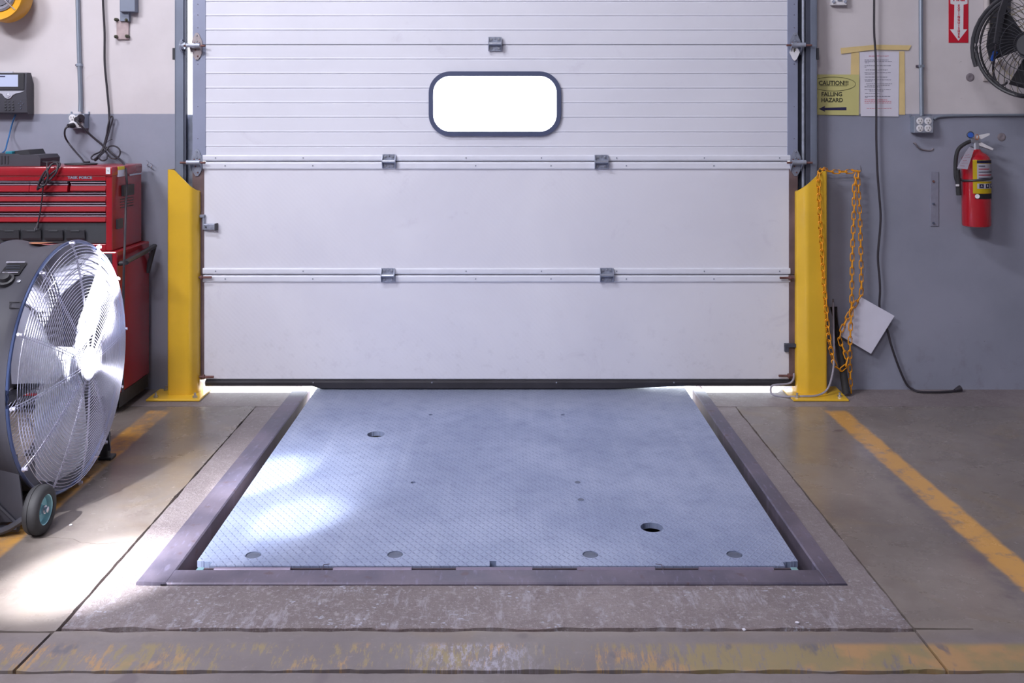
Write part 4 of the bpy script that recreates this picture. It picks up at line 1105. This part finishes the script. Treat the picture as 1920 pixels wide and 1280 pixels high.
# bracket with four bolts on the left wall
t = empty('wall_bracket', W(230, 74, -.01), 'pale bracket with a bolted tan plate high on the left wall', 'bracket')
bm = bm_(); y = -.045; box(bm, FX(224, y), FX(253, y), y, -.001, FZ(22, y), FZ(-40, y), .003); box(bm, FX(225, -.02), FX(242, -.02), -.022, -.001, FZ(40, -.02), FZ(20, -.02), .002); obj('arm', bm, M['jamb'], t)
bm = bm_(); y = -.012; box(bm, FX(218, y), FX(241, y), y, -.001, FZ(74, y), FZ(39, y), .003); obj('plate', bm, M['wood'], t)
for px, py in ((218.5, 37), (238.5, 38), (218.5, 69), (239, 68)):
    bm = bm_(); p = W(px, py, -.012); cyl(bm, p + Vector((0, .010, 0)), p - Vector((0, .012, 0)), .0085, seg=6); cyl(bm, p - Vector((0, .010, 0)), p - Vector((0, .02, 0)), .004, seg=8); obj('bolt', bm, M['ink'], t)
# small wall hooks
for px, py, lb in ((276, 307, 'small steel cup hook in the wall beside the red chest, nearest the chest'), (283, 312, 'small steel nail hook in the wall between the cup hook and the yellow guard')):
    bm = bm_(); c = W(px, py, -.015); tube(bm, smooth_path([W(px, py + 3, -.001), W(px, py + 3, -.02), c + Vector((.008, -.01, 0)), W(px + 2, py - 4, -.02), W(px - 1, py - 6, -.014)], 4), .0018, 6)
    tag(obj('wall_hook', bm, M['chrome'], smooth=True), lb, 'hook')

# ================================================================== RIGHT SIDE THINGS
# extinguisher
t = empty('fire_extinguisher', W(1831, 425, -.10), 'red fire extinguisher with paper tag hanging on the grey right wall', 'fire extinguisher')
yc = -.085; xc = FX(1831, yc); zb2 = FZ(425, yc); zt2 = FZ(284, yc); r = .0625
tilt = lambda z: Vector((xc - (z - zb2) * .012, yc, z))
bm = bm_(); L = zt2 - zb2
lathe(bm, [(0, 0), (0, r * .80), (.006, r * .97), (.014, r), (L - .045, r), (L - .028, r * .95), (L - .012, r * .74), (L - .002, r * .42), (L + .010, r * .32), (L + .014, 0)], tilt(zb2), Vector((-.012, 0, 1)), 48); obj('cylinder', bm, M['red_ext'], t, smooth=True)
ax = Vector((-.012, 0, 1)).normalized()
bm = bm_(); cyl(bm, tilt(zb2) + ax * (L + .008), tilt(zb2) + ax * (L + .055), .016, .014, 18); box(bm, xc - .030, xc + .014, yc - .014, yc + .014, zb2 + L + .040, zb2 + L + .062, .004); obj('valve', bm, M['bolt'], t, smooth=True)
def label_band(z0, z1, a0, a1, m, name='label', lift=.0008, par=None):
    bm = bm_(); G = []
    for i in range(17):
        a = R(a0 + (a1 - a0) * i / 16)
        G.append([bm.verts.new(tilt(z) + Vector(((r + lift) * math.sin(a), -(r + lift) * math.cos(a), 0))) for z in (z0, z1)])
    for i in range(16): bm.faces.new((G[i][0], G[i + 1][0], G[i + 1][1], G[i][1]))
    bmesh.ops.solidify(bm, geom=bm.faces[:], thickness=.0004)
    return obj(name, bm, m, par or t, smooth=True)
zz = lambda py: FZ(py, yc - .06)
lb = label_band(zz(363), zz(300), -38, 74, M['yellow_label'])
label_band(zz(306), zz(300.5), -22, 66, M['navy'], 'label_band', .0016, lb)
label_band(zz(340), zz(307), -22, 58, M['paper'], 'label_panel', .0016, lb)
for i, (ca, m) in enumerate((( (-16, 10), M['ink_grey']), ((-16, 30), M['ink_red']), ((-16, 52), M['ink_grey']), ((-16, 52), M['ink_red']), ((-16, 30), M['ink_grey']))):
    label_band(zz(312.2 + i * 5.6), zz(310.4 + i * 5.6), ca[0], ca[1], m, 'printed_line', .0022, lb)
label_band(zz(353.5), zz(344), -22, 58, M['paper'], 'label_panel', .0016, lb)
for a in (-14, 12, 38): label_band(zz(352.5), zz(345), a, a + 17, M['navy'], 'class_square', .0024, lb)
label_band(zz(373), zz(363.5), -30, 74, M['black'], 'label_band', .0010, lb)
for s_, a in (('A', -6), ('B', 20), ('C', 46)):
    aa = R(a); p = tilt(zz(348.6)) + Vector(((r + .0034) * math.sin(aa), -(r + .0034) * math.cos(aa), 0))
    text('lettering', s_, .012, M['white'], lb, p, rot=(R(90), 0, aa))
bm = bm_(); aa = R(-22); n_ = Vector((math.sin(aa), -math.cos(aa), 0)); lathe(bm, [(0, .010), (.001, .010), (.001, 0)], tilt(zz(368)) + n_ * (r + .001), n_, 24); obj('seal_mark', bm, M['white'], lb)
bm = bm_(); ring(bm, tilt(zz(336) - .002), (-.10, 0, 1), r + .003, .0052, 40, 8); obj('bracket_strap', bm, M['black'], t, smooth=True)
bm = bm_(); box(bm, xc - .02, xc + .02, yc + r - .004, -.0008, zb2 + .06, zb2 + .30, .002); obj('wall_bracket', bm, M['black'], t)
# levers
bm = bm_(); tp = tilt(zb2) + ax * (L + .052)
prism(bm, [(tp.x - .02, tp.z), (tp.x + .020, tp.z + .004), (tp.x + .060, tp.z + .024), (tp.x + .061, tp.z + .032), (tp.x + .030, tp.z + .026), (tp.x - .01, tp.z + .014)], 1, yc - .010, yc + .010); obj('top_lever', bm, M['white'], t)
bm = bm_(); prism(bm, [(tp.x - .01, tp.z - .006), (tp.x + .012, tp.z - .004), (tp.x + .078, tp.z - .038), (tp.x + .074, tp.z - .046), (tp.x + .040, tp.z - .034), (tp.x - .005, tp.z - .018)], 1, yc - .010, yc + .010); obj('carry_handle', bm, M['white'], t)
bm = bm_(); lathe(bm, [(0, 0), (0, .015), (.012, .015), (.013, .012), (.011, 0)], W(1819, 253, yc - .005), (-.3, -1, .2), 24); ga = obj('gauge', bm, M['black'], t, smooth=True)
bm = bm_(); lathe(bm, [(0, 0), (.0, .013), (.002, .012), (.002, 0)], W(1820, 253, yc - .020), (-.3, -1, .2), 24); obj('gauge_face', bm, M['blue'], ga, smooth=True)
bm = bm_(); ring(bm, W(1832, 257, yc - .02), (.6, -1, 0), .012, .0018, 20, 6); obj('safety_pin', bm, M['orange_label'], t)
bm = bm_(); tube(bm, smooth_path([W(1822, 264, yc), W(1810, 269, yc), W(1797, 280, yc), W(1792, 300, yc), W(1792, 330, yc), W(1796, 342, yc)], 6), .0088, 12); obj('hose', bm, M['rubber'], t, smooth=True)
bm = bm_(); cyl(bm, W(1795, 318, yc), W(1798, 366, yc), .0125, .0115, 16); nz = obj('nozzle', bm, M['rubber'], t, smooth=True)
bm = bm_(); box(bm, FX(1792, yc - .012), FX(1798, yc - .012), yc - .016, yc - .010, FZ(349, yc), FZ(345, yc), .001); obj('nozzle_mark', bm, M['white'], nz)
bm = bm_(); y = yc - r - .006; q = [W(1794, 315, y), W(1814, 317.5, y), W(1827, 278, y + .02), W(1823, 274.5, y + .02), W(1818, 275, y + .02), W(1811, 284, y + .015)]
bm.faces.new([bm.verts.new(v) for v in q[::-1]]); bmesh.ops.solidify(bm, geom=bm.faces[:], thickness=.0006); tg = obj('inspection_tag', bm, M['paper'], t)
bm = bm_(); 
for k in range(5):
    f = .15 + k * .15; a = q[0].lerp(q[5], f); b_ = q[1].lerp(q[2], f); a2 = a.lerp(b_, .2); b3 = a.lerp(b_, .8 if k % 2 else .6); off = Vector((0, -.0012, 0)); tube(bm, [a2 + off, b3 + off], .0006, 4)
obj('printed_lines', bm, M['ink_red'], tg)

# FIRE EXTINGUISHER sign
t = empty('extinguisher_sign', W(1797, 80, -.001), 'red sign with white down arrow reading FIRE EXTINGUISHER', 'sign')
y = -.003; bm = bm_(); box(bm, FX(1779, y), FX(1815.5, y), y, -.0005, FZ(80, y), FZ(-16, y)); obj('sign_plate', bm, M['sign_red'], t)
bm = bm_(); X_ = lambda p: FX(p, y); Z_ = lambda p: FZ(p, y)
prism(bm, [(X_(1782), Z_(-14)), (X_(1814), Z_(-14)), (X_(1814), Z_(7)), (X_(1806.5), Z_(9)), (X_(1806), Z_(55)), (X_(1813.5), Z_(55)), (X_(1797), Z_(76.5)), (X_(1781), Z_(55)), (X_(1788.5), Z_(55)), (X_(1789.5), Z_(9)), (X_(1782), Z_(7))], 1, y - .0008, y); ar = obj('arrow', bm, M['white'], t)
text('lettering', 'FIRE', .031, M['sign_red'], ar, (X_(1798), y - .0012, Z_(-2)), off=.0010)
for i, ch in enumerate('EXTINGUISHER'):
    text('lettering', ch, .0155, M['sign_red'], ar, (X_(1797.6), y - .0012, Z_(11 + i * 5.3)), off=.0006)

# caution sheet
t = empty('caution_sheet', W(1570, 216, -.001), 'yellow laminated sheet reading CAUTION!!! FALLING HAZARD with a left arrow', 'sign')
y = -.006; bm = bm_(); x0, x1, z0, z1 = FX(1531.5, y), FX(1611, y), FZ(216, y), FZ(139.5, y)
prism(bm, [(x0, z0 + .002), (x1 - .002, z0), (x1, z1 - .001), (x0, z1)], 1, y, y + .001); obj('sheet', bm, M['yellow_paper'], t)
Y1 = y - .0008
bm = bm_(); cc = Vector((FX(1562, y), Y1, FZ(157.5, y))); aa_, bb_ = 42 * .00251, 13 * .00251
pts = [cc + Vector((aa_ * math.cos(q), 0, bb_ * math.sin(q))) for q in [2 * PI * k / 56 for k in range(56)]]
pts = [p for p in pts if p.x > x0 + .001]; pts.sort(key=lambda p: math.atan2(p.z - cc.z, p.x - cc.x)); tube(bm, pts, .0009, 5); obj('oval', bm, M['ink'], t)
text('lettering', 'CAUTION!!!', .0285, M['ink'], t, (FX(1563, y), Y1, FZ(156, y)), off=.0006, sx=.92)
bm = bm_(); box(bm, FX(1537, y), FX(1588, y), Y1, y, FZ(161.2, y), FZ(160.4, y)); obj('underline', bm, M['ink'], t)
text('lettering', 'FALLING', .0275, M['ink'], t, (FX(1559.5, y), Y1, FZ(177, y)), off=.0006, sx=.92)
text('lettering', 'HAZARD', .0275, M['ink'], t, (FX(1560, y), Y1, FZ(188, y)), off=.0006, sx=.92)
bm = bm_(); prism(bm, [(FX(1535, y), FZ(204, y)), (FX(1547, y), FZ(198.5, y)), (FX(1546, y), FZ(201.8, y)), (FX(1587, y), FZ(201, y)), (FX(1587, y), FZ(206.5, y)), (FX(1546, y), FZ(206.5, y)), (FX(1547, y), FZ(209.5, y))], 1, Y1, y); obj('arrow', bm, M['navy'], t)

# notice sheet
t = empty('notice_sheet', W(1650, 218, -.001), 'white printed notice taped to the right wall behind the hanging cord', 'notice')
y = -.004; bm = bm_(); x0, x1 = FX(1612, y), FX(1686, y); prism(bm, [(x0 + .006, FZ(218, y)), (x1 - .003, FZ(218.5, y)), (x1, FZ(97, y)), (x0, FZ(98, y))], 1, y, y + .0008); obj('sheet', bm, M['paper'], t)
rn = random.Random(5)
def lines(rows, m):
    bm = bm_()
    for py, px0, px1 in rows:
        x = px0
        while x < px1:
            l = min(rn.uniform(2, 6), px1 - x); h = rn.uniform(.7, 1.0); zc = FZ(py + rn.uniform(-.15, .15), y)
            if l > .8: box(bm, FX(x, y), FX(x + l, y), y - .0006, y, zc - h * .0012, zc + h * .0012)
            x += l + .9
    obj('printed_lines', bm, m, t)
lines([(105, 1629, 1666), (187, 1621, 1665), (190, 1621, 1671), (193, 1621, 1671), (203, 1625, 1672)], M['ink_red'])
lines([(112.5, 1621, 1666), (115.5, 1621, 1672), (118, 1622, 1630), (123, 1621, 1670), (126, 1621, 1626), (131, 1623, 1664), (136.5, 1621, 1671), (139, 1622, 1640), (144.5, 1622, 1665), (149.5, 1621, 1671), (152, 1622, 1636), (157, 1624, 1673), (160, 1626, 1669), (163, 1621, 1650), (168, 1621, 1670), (170.5, 1630, 1658), (175, 1622, 1649), (180.5, 1622, 1670), (183, 1622, 1628)], M['ink_grey'])
def tape(label, quad, par=True, yy=-.0022):
    bm = bm_(); prism(bm, [(FX(px, yy), FZ(py, yy)) for px, py in quad], 1, yy - .0002, yy + .0002); return obj('tape', bm, M['tape'], t)
tape('', [(1577, 101), (1576, 90), (1640, 84), (1709, 85), (1704, 94), (1640, 93)], yy=-.0056)
tape('', [(1595, 140), (1596, 98), (1611, 98), (1611, 140)]); tape('', [(1686, 215), (1686, 96), (1696, 96), (1697, 215)])

# hanging dark cord on the right
t = empty('drop_cord', W(1800, 737, -.03), 'long dark cord hanging down the right wall and trailing on the floor to its plug', 'cord')
bm = bm_(); tube(bm, smooth_path([W(1639, -60, -.035), W(1639, 0, -.035), W(1639, 60, -.035), W(1642, 110, -.03), W(1643, 200, -.03), W(1643, 260, -.03), W(1645, 320, -.03), W(1648, 360, -.03), W(1651, 400, -.03), W(1650, 430, -.03), W(1646, 480, -.03), W(1649, 520, -.03), W(1650, 545, -.03), W(1649, 575, -.022), W(1655, 600, -.022), W(1664, 620, -.03), W(1672, 650, -.03), W(1686, 690, -.03), W(1700, 720, -.03), Vector((FX(1712, -.04), -.04, .012)), Vector((FX(1725, -.06), -.06, .0065)), Vector((FX(1760, -.065), -.065, .0065)), Vector((FX(1790, -.05), -.05, .007))], 6), .0052, 8)
obj('cable', bm, M['cord'], t, smooth=True)
bm = bm_(); p = Vector((FX(1790, -.05), -.05, .010)); cyl(bm, p, p + Vector((.030, .006, .008)), .007, .015, 14); pg = obj('plug', bm, M['cord'], t, smooth=True)

# upper small device at the top
bm = bm_(); y = -.03; box(bm, FX(1560, y), FX(1588, y), y, -.001, FZ(9.5, y), FZ(-22, y), .002); t = empty('light_switch', W(1574, 9, -.01), 'small switch plate cut by the top edge right of the door', 'switch'); obj('switch_plate', bm, M['white'], t)
for px in (1563, 1585):
    bm = bm_(); cyl(bm, W(px, 3, y), W(px, 3, y - .006), .007, seg=12); obj('screw', bm, M['hinge'], t)
bm = bm_(); box(bm, FX(1570, y), FX(1578, y), y - .006, y, FZ(2, y), FZ(-14, y), .001); obj('toggle', bm, M['jamb'], t)
# strap plate on the wall
bm = bm_(); y = -.004; box(bm, FX(1745, y), FX(1760, y), y, -.0005, FZ(424, y), FZ(322, y), .0008); t = empty('wall_plate', W(1752, 424, -.002), 'narrow grey painted metal strip screwed to the wall left of the extinguisher', 'metal strip'); obj('plate', bm, M['wallgrey'], t)
for py in (340, 382, 418): bolt(t, W(1750, py, -.004), r=.006, h=.005, m=M['rust'] if py == 340 else M['plug'])
# round patches/anchors on the right wall
for px, py, lb in ((1878, 257, 'rusty anchor plug in the grey wall right of the extinguisher'), (1819, 145, 'rusty anchor plug in the cream wall below the fire extinguisher sign')):
    bm = bm_(); lathe(bm, [(0, .020), (.0015, .018), (.002, .008), (.001, .006), (.001, 0)], W(px, py, -.0006), (0, -1, 0), 24)
    tag(obj('wall_anchor', bm, M['anchor'], smooth=True), lb, 'anchor')
bm = bm_(); box(bm, FX(1846, -.02), FX(1863, -.02), -.012, -.0006, FZ(152, -.02), FZ(135, -.02), .002); tag(obj('cable_clamp', bm, M['cream_pipe']), 'cream painted cable clamp on the wall under the wall fan cord', 'clamp')
bm = bm_(); p = W(1713, 268, -.001); tube(bm, smooth_path([p, p + Vector((.0, -.02, -.002)), W(1722, 277, -.012), W(1732, 281, -.004), W(1745, 282, -.002), W(1750, 278, -.002)], 5), .0035, 7); tag(obj('cable_stub', bm, M['anchor'], smooth=True), 'short painted cable stub on the wall under the right socket box', 'cable')

# ------------------------------------------------------------------ plastic chain
def F3(px, py, Y): return W(px, py, Y)
path = [F3(1596, 736, -.085), F3(1594, 700, -.082), F3(1594, 640, -.080), F3(1597, 560, -.075), F3(1598, 480, -.068), F3(1601, 400, -.06), F3(1602, 350, -.055), F3(1607, 326, -.05), F3(1609, 320, -.046),
        F3(1600, 321, -.05), F3(1575, 322, -.055), F3(1556, 321, -.06), F3(1547, 318, -.075), F3(1541, 318, -.11), F3(1535, 327, -.136), F3(1535, 345, -.137), F3(1537, 400, -.137), F3(1541, 470, -.137), F3(1545, 530, -.137), F3(1549, 580, -.137), F3(1553, 625, -.137),
        F3(1559, 660, -.13), F3(1565, 683, -.12), F3(1574, 692, -.11), F3(1583, 688, -.105), F3(1588, 674, -.10), F3(1583, 658, -.095), F3(1576, 642, -.085), F3(1575, 628, -.075), F3(1583, 607, -.065), F3(1594, 585, -.060), F3(1606, 566, -.056), F3(1614, 552, -.052),
        F3(1615, 530, -.050), F3(1614, 470, -.050), F3(1612, 400, -.048), F3(1609, 340, -.046), F3(1609, 322, -.038)]
sp = smooth_path(path, 12)
cum = [0]
for i in range(1, len(sp)): cum.append(cum[-1] + (sp[i] - sp[i - 1]).length)
def at(s):
    s = max(0, min(cum[-1], s))
    import bisect
    i = min(max(bisect.bisect(cum, s), 1), len(sp) - 1); f = (s - cum[i - 1]) / max(1e-9, cum[i] - cum[i - 1])
    return sp[i - 1].lerp(sp[i], f)
NL = 99; pitch = cum[-1] / NL
t = empty('plastic_chain', at(0), 'orange-yellow plastic chain draped over the right post guard and hung from a wall hook', 'chain')
hl, hw, wr = pitch * .5 + .0042, .0085, .0026
bm0 = bm_(); lp = []
for a in range(0, 181, 30): lp.append(Vector((hw * math.cos(R(a)), 0, hl - hw + hw * math.sin(R(a)))))
for a in range(180, 361, 30): lp.append(Vector((hw * math.cos(R(a)), 0, -hl + hw + hw * math.sin(R(a)))))
tube(bm0, lp, wr, 6, closed=True)
for f in bm0.faces: f.smooth = True
lm = bpy.data.meshes.new('chain_link'); bmesh.ops.recalc_face_normals(bm0, faces=bm0.faces); bm0.to_mesh(lm); bm0.free(); lm.materials.append(M['chain'])
root = wpos(t)
for i in range(NL):
    s = (i + .5) * pitch; p = at(s); d = (at(s + pitch / 2) - at(s - pitch / 2)).normalized()
    ref = Vector((0, -1, 0)); xx = d.cross(ref)
    if xx.length < .15: xx = d.cross(Vector((1, 0, 0)))
    xx.normalize(); yy_ = d.cross(xx)
    ang = (0 if i % 2 else R(78)) + R(12) * noise.noise(Vector((i * .3, 0, 0)))
    x2 = xx * math.cos(ang) + yy_ * math.sin(ang); y2 = d.cross(x2)
    o = bpy.data.objects.new('chain_link', lm); col.objects.link(o); o.parent = t
    mt = Matrix((x2, y2, d)).transposed().to_4x4(); mt.translation = p - root; o.matrix_local = mt
bm = bm_(); c = W(1608, 318, -.02); tube(bm, smooth_path([W(1608, 318, -.001), W(1608, 318, -.03), c + Vector((0, -.030, -.008)), c + Vector((0, -.042, -.004)), c + Vector((0, -.042, .012)), c + Vector((0, -.036, .02))], 4), .0026, 7)
tag(obj('wall_hook', bm, M['chrome'], smooth=True), 'bright steel hook in the right wall holding up the yellow plastic chain', 'hook')
# white board hanging from the chain
bm = bm_(); y = -.045; q = [W(1615, 557, y), W(1677, 592, y), W(1633, 663, y), W(1572, 627, y)]
prism(bm, [(v.x, v.z) for v in q], 1, y - .001, y + .0015)
tag(obj('blank_sign_board', bm, M['board']), 'blank white plastic board hanging askew from the yellow chain', 'sign board')
# black leaning bar
bm = bm_(); tube(bm, [W(1563, 575, -.03), W(1572, 640, -.06), W(1580, 690, -.085), Vector((FX(1587, -.11), -.11, .012))], .017, 10); tag(obj('foam_tube', bm, M['rubber'], smooth=True), 'black tube leaning on the wall behind the right post guard and chain', 'tube')
# grey cable round the guard foot
bm = bm_(); tube(bm, smooth_path([W(1562, 560, -.045), W(1563, 620, -.08), W(1564, 660, -.12), W(1562, 695, -.14), Vector((FX(1555, -.145), -.145, .060)), Vector((FX(1545, -.155), -.155, .030)), Vector((FX(1528, -.165), -.165, .018)), Vector((FX(1505, -.165), -.165, .016)), Vector((FX(1480, -.15), -.15, .010)), Vector((FX(1455, -.12), -.12, .0055)), Vector((FX(1446, -.09), -.09, .010)), W(1446, 725, -.085), W(1455, 721, -.085), W(1478, 719, -.085), W(1487, 712, -.085), W(1489, 700, -.085)], 6), .0045, 8)
tag(obj('sensor_cable', bm, M['grey_cable'], smooth=True), 'thin grey cable looping on the floor round the foot of the right post guard', 'cable')

# ------------------------------------------------------------------ wall fan in the top right corner
yaw = R(-42); cf = W(1936, 84, -.40); axf = Vector((math.sin(yaw) * 1.0, -math.cos(yaw), -.05)).normalized(); RF = .225
t = empty('wall_fan', Vector((cf.x, -.2, cf.z - .25)), 'black wall fan cut by the right edge of the photo, above the extinguisher', 'fan')
bm = bm_(); ring(bm, cf, axf, RF, .008, 56, 8); ring(bm, cf - axf * .05, axf, RF * .99, .005, 56, 6); obj('cage_rim', bm, M['black'], t, smooth=True)
a, b_ = frame_of(axf)
for nm, sgn, base in (('front_cage', 1, 0), ('rear_cage', -1, -.05)):
    bm = bm_()
    for i in range(40):
        q = 2 * PI * i / 40; q2 = q + R(35)
        pts = []
        for k in range(7):
            f = k / 6; r_ = RF * (1 - f * .78); an = q + R(35) * f
            pts.append(cf + axf * (base + sgn * .07 * math.sin(f * PI / 2)) + (a * math.cos(an) + b_ * math.sin(an)) * r_)
        tube(bm, pts, .0014, 4)
    for rr in (.75, .5, .25): ring(bm, cf + axf * (base + sgn * .07 * math.sin((1 - rr) / .78 * PI / 2 if (1 - rr) / .78 < 1 else PI / 2)), axf, RF * rr, .0018, 40, 5)
    obj(nm, bm, M['black'] if sgn > 0 else M['green_metal'], t, smooth=True)
bm = bm_(); lathe(bm, [(.07, 0), (.07, .045), (.06, .052), (.055, 0)], cf, axf, 28); obj('badge', bm, M['black'], t, smooth=True)
for k in range(3):
    bm = bm_(); G = []
    for i in range(6):
        r_ = .04 + .15 * i / 5; row = []
        for j in range(5):
            an = R(120 * k + 20) + (j / 4 - .5) * R(78); row.append(bm.verts.new(cf + axf * (-.01 + (j / 4 - .5) * .05) + (a * math.cos(an) + b_ * math.sin(an)) * r_))
        G.append(row)
    for i in range(5):
        for j in range(4): bm.faces.new((G[i][j], G[i][j + 1], G[i + 1][j + 1], G[i + 1][j]))
    bmesh.ops.solidify(bm, geom=bm.faces[:], thickness=.002); obj('blade', bm, M['black'], t, smooth=True)
bm = bm_(); lathe(bm, [(-.13, 0), (-.13, .06), (-.12, .072), (-.04, .072), (-.03, .05), (-.02, 0)], cf, axf, 28); obj('motor', bm, M['black_metal'], t, smooth=True)
bm = bm_(); p0 = cf - axf * .12; tube(bm, [p0, p0 + Vector((-.02, .10, .05)), Vector((p0.x - .02, -.02, p0.z + .14))], .016, 10); box(bm, p0.x - .07, p0.x + .03, -.02, -.0008, p0.z + .05, p0.z + .24, .003); obj('wall_arm', bm, M['black'], t)
# yoke sweeping round the cage and its tilt plate
bm = bm_(); pts = []
for q in range(100, 201, 10):
    aa = R(q); 
    pts.append(cf + axf * (-.02) + (Vector((math.cos(yaw), math.sin(yaw), 0)) * math.cos(aa) + Vector((0, 0, 1)) * math.sin(aa)) * (RF + .022))
tube(bm, pts, .009, 8); y2 = -.36
prism(bm, [(FX(1865, y2), FZ(80, y2)), (FX(1872, y2), FZ(83, y2)), (FX(1884, y2), FZ(30, y2)), (FX(1893, y2), FZ(-5, y2)), (FX(1884, y2), FZ(-8, y2)), (FX(1873, y2), FZ(24, y2))], 1, y2, y2 + .012)
obj('yoke', bm, M['black'], t, smooth=True, auto=30)
bm = bm_(); tube(bm, smooth_path([W(1868, 80, -.33), W(1865, 105, -.30), W(1862, 130, -.2), W(1867, 150, -.2), W(1876, 160, -.25), W(1886, 157, -.32), W(1888, 152, -.38)], 5), .005, 8); obj('cord', bm, M['cord'], t, smooth=True)
bm = bm_(); cyl(bm, W(1866, 98, -.30), W(1861, 112, -.27), .010, seg=12); obj('cord_sleeve', bm, M['blue'], t, smooth=True)
bm = bm_(); box(bm, FX(1904, -.38), FX(1925, -.38), -.39, -.37, FZ(181, -.38), FZ(176, -.38), .002); obj('foot_clip', bm, M['black'], t)

# small crumbs of concrete on the floor: a handful of single chips
for px, py, lb in ((1495, 1168, 'white chip of concrete on the floor at the right end of the front strip joint'), (415 + 980, 1181, 'pale chip of concrete on the joint in front of the platform, right of centre'), (133, 985, 'small pale chip on the floor right of the drum fan wheel')):
    d = FPX * H0 / (py - CY); x, y = (px - CX) * d / FPX, d - D0
    bm = bm_(); r_ = bmesh.ops.create_icosphere(bm, subdivisions=1, radius=.006)
    for v in bm.verts: v.co = Vector((v.co.x * rn.uniform(.7, 1.3) + x, v.co.y * rn.uniform(.6, 1.1) + y, max(.0005, v.co.z * .5 + .002)))
    tag(obj('concrete_chip', bm, M['paper']), lb, 'chip')
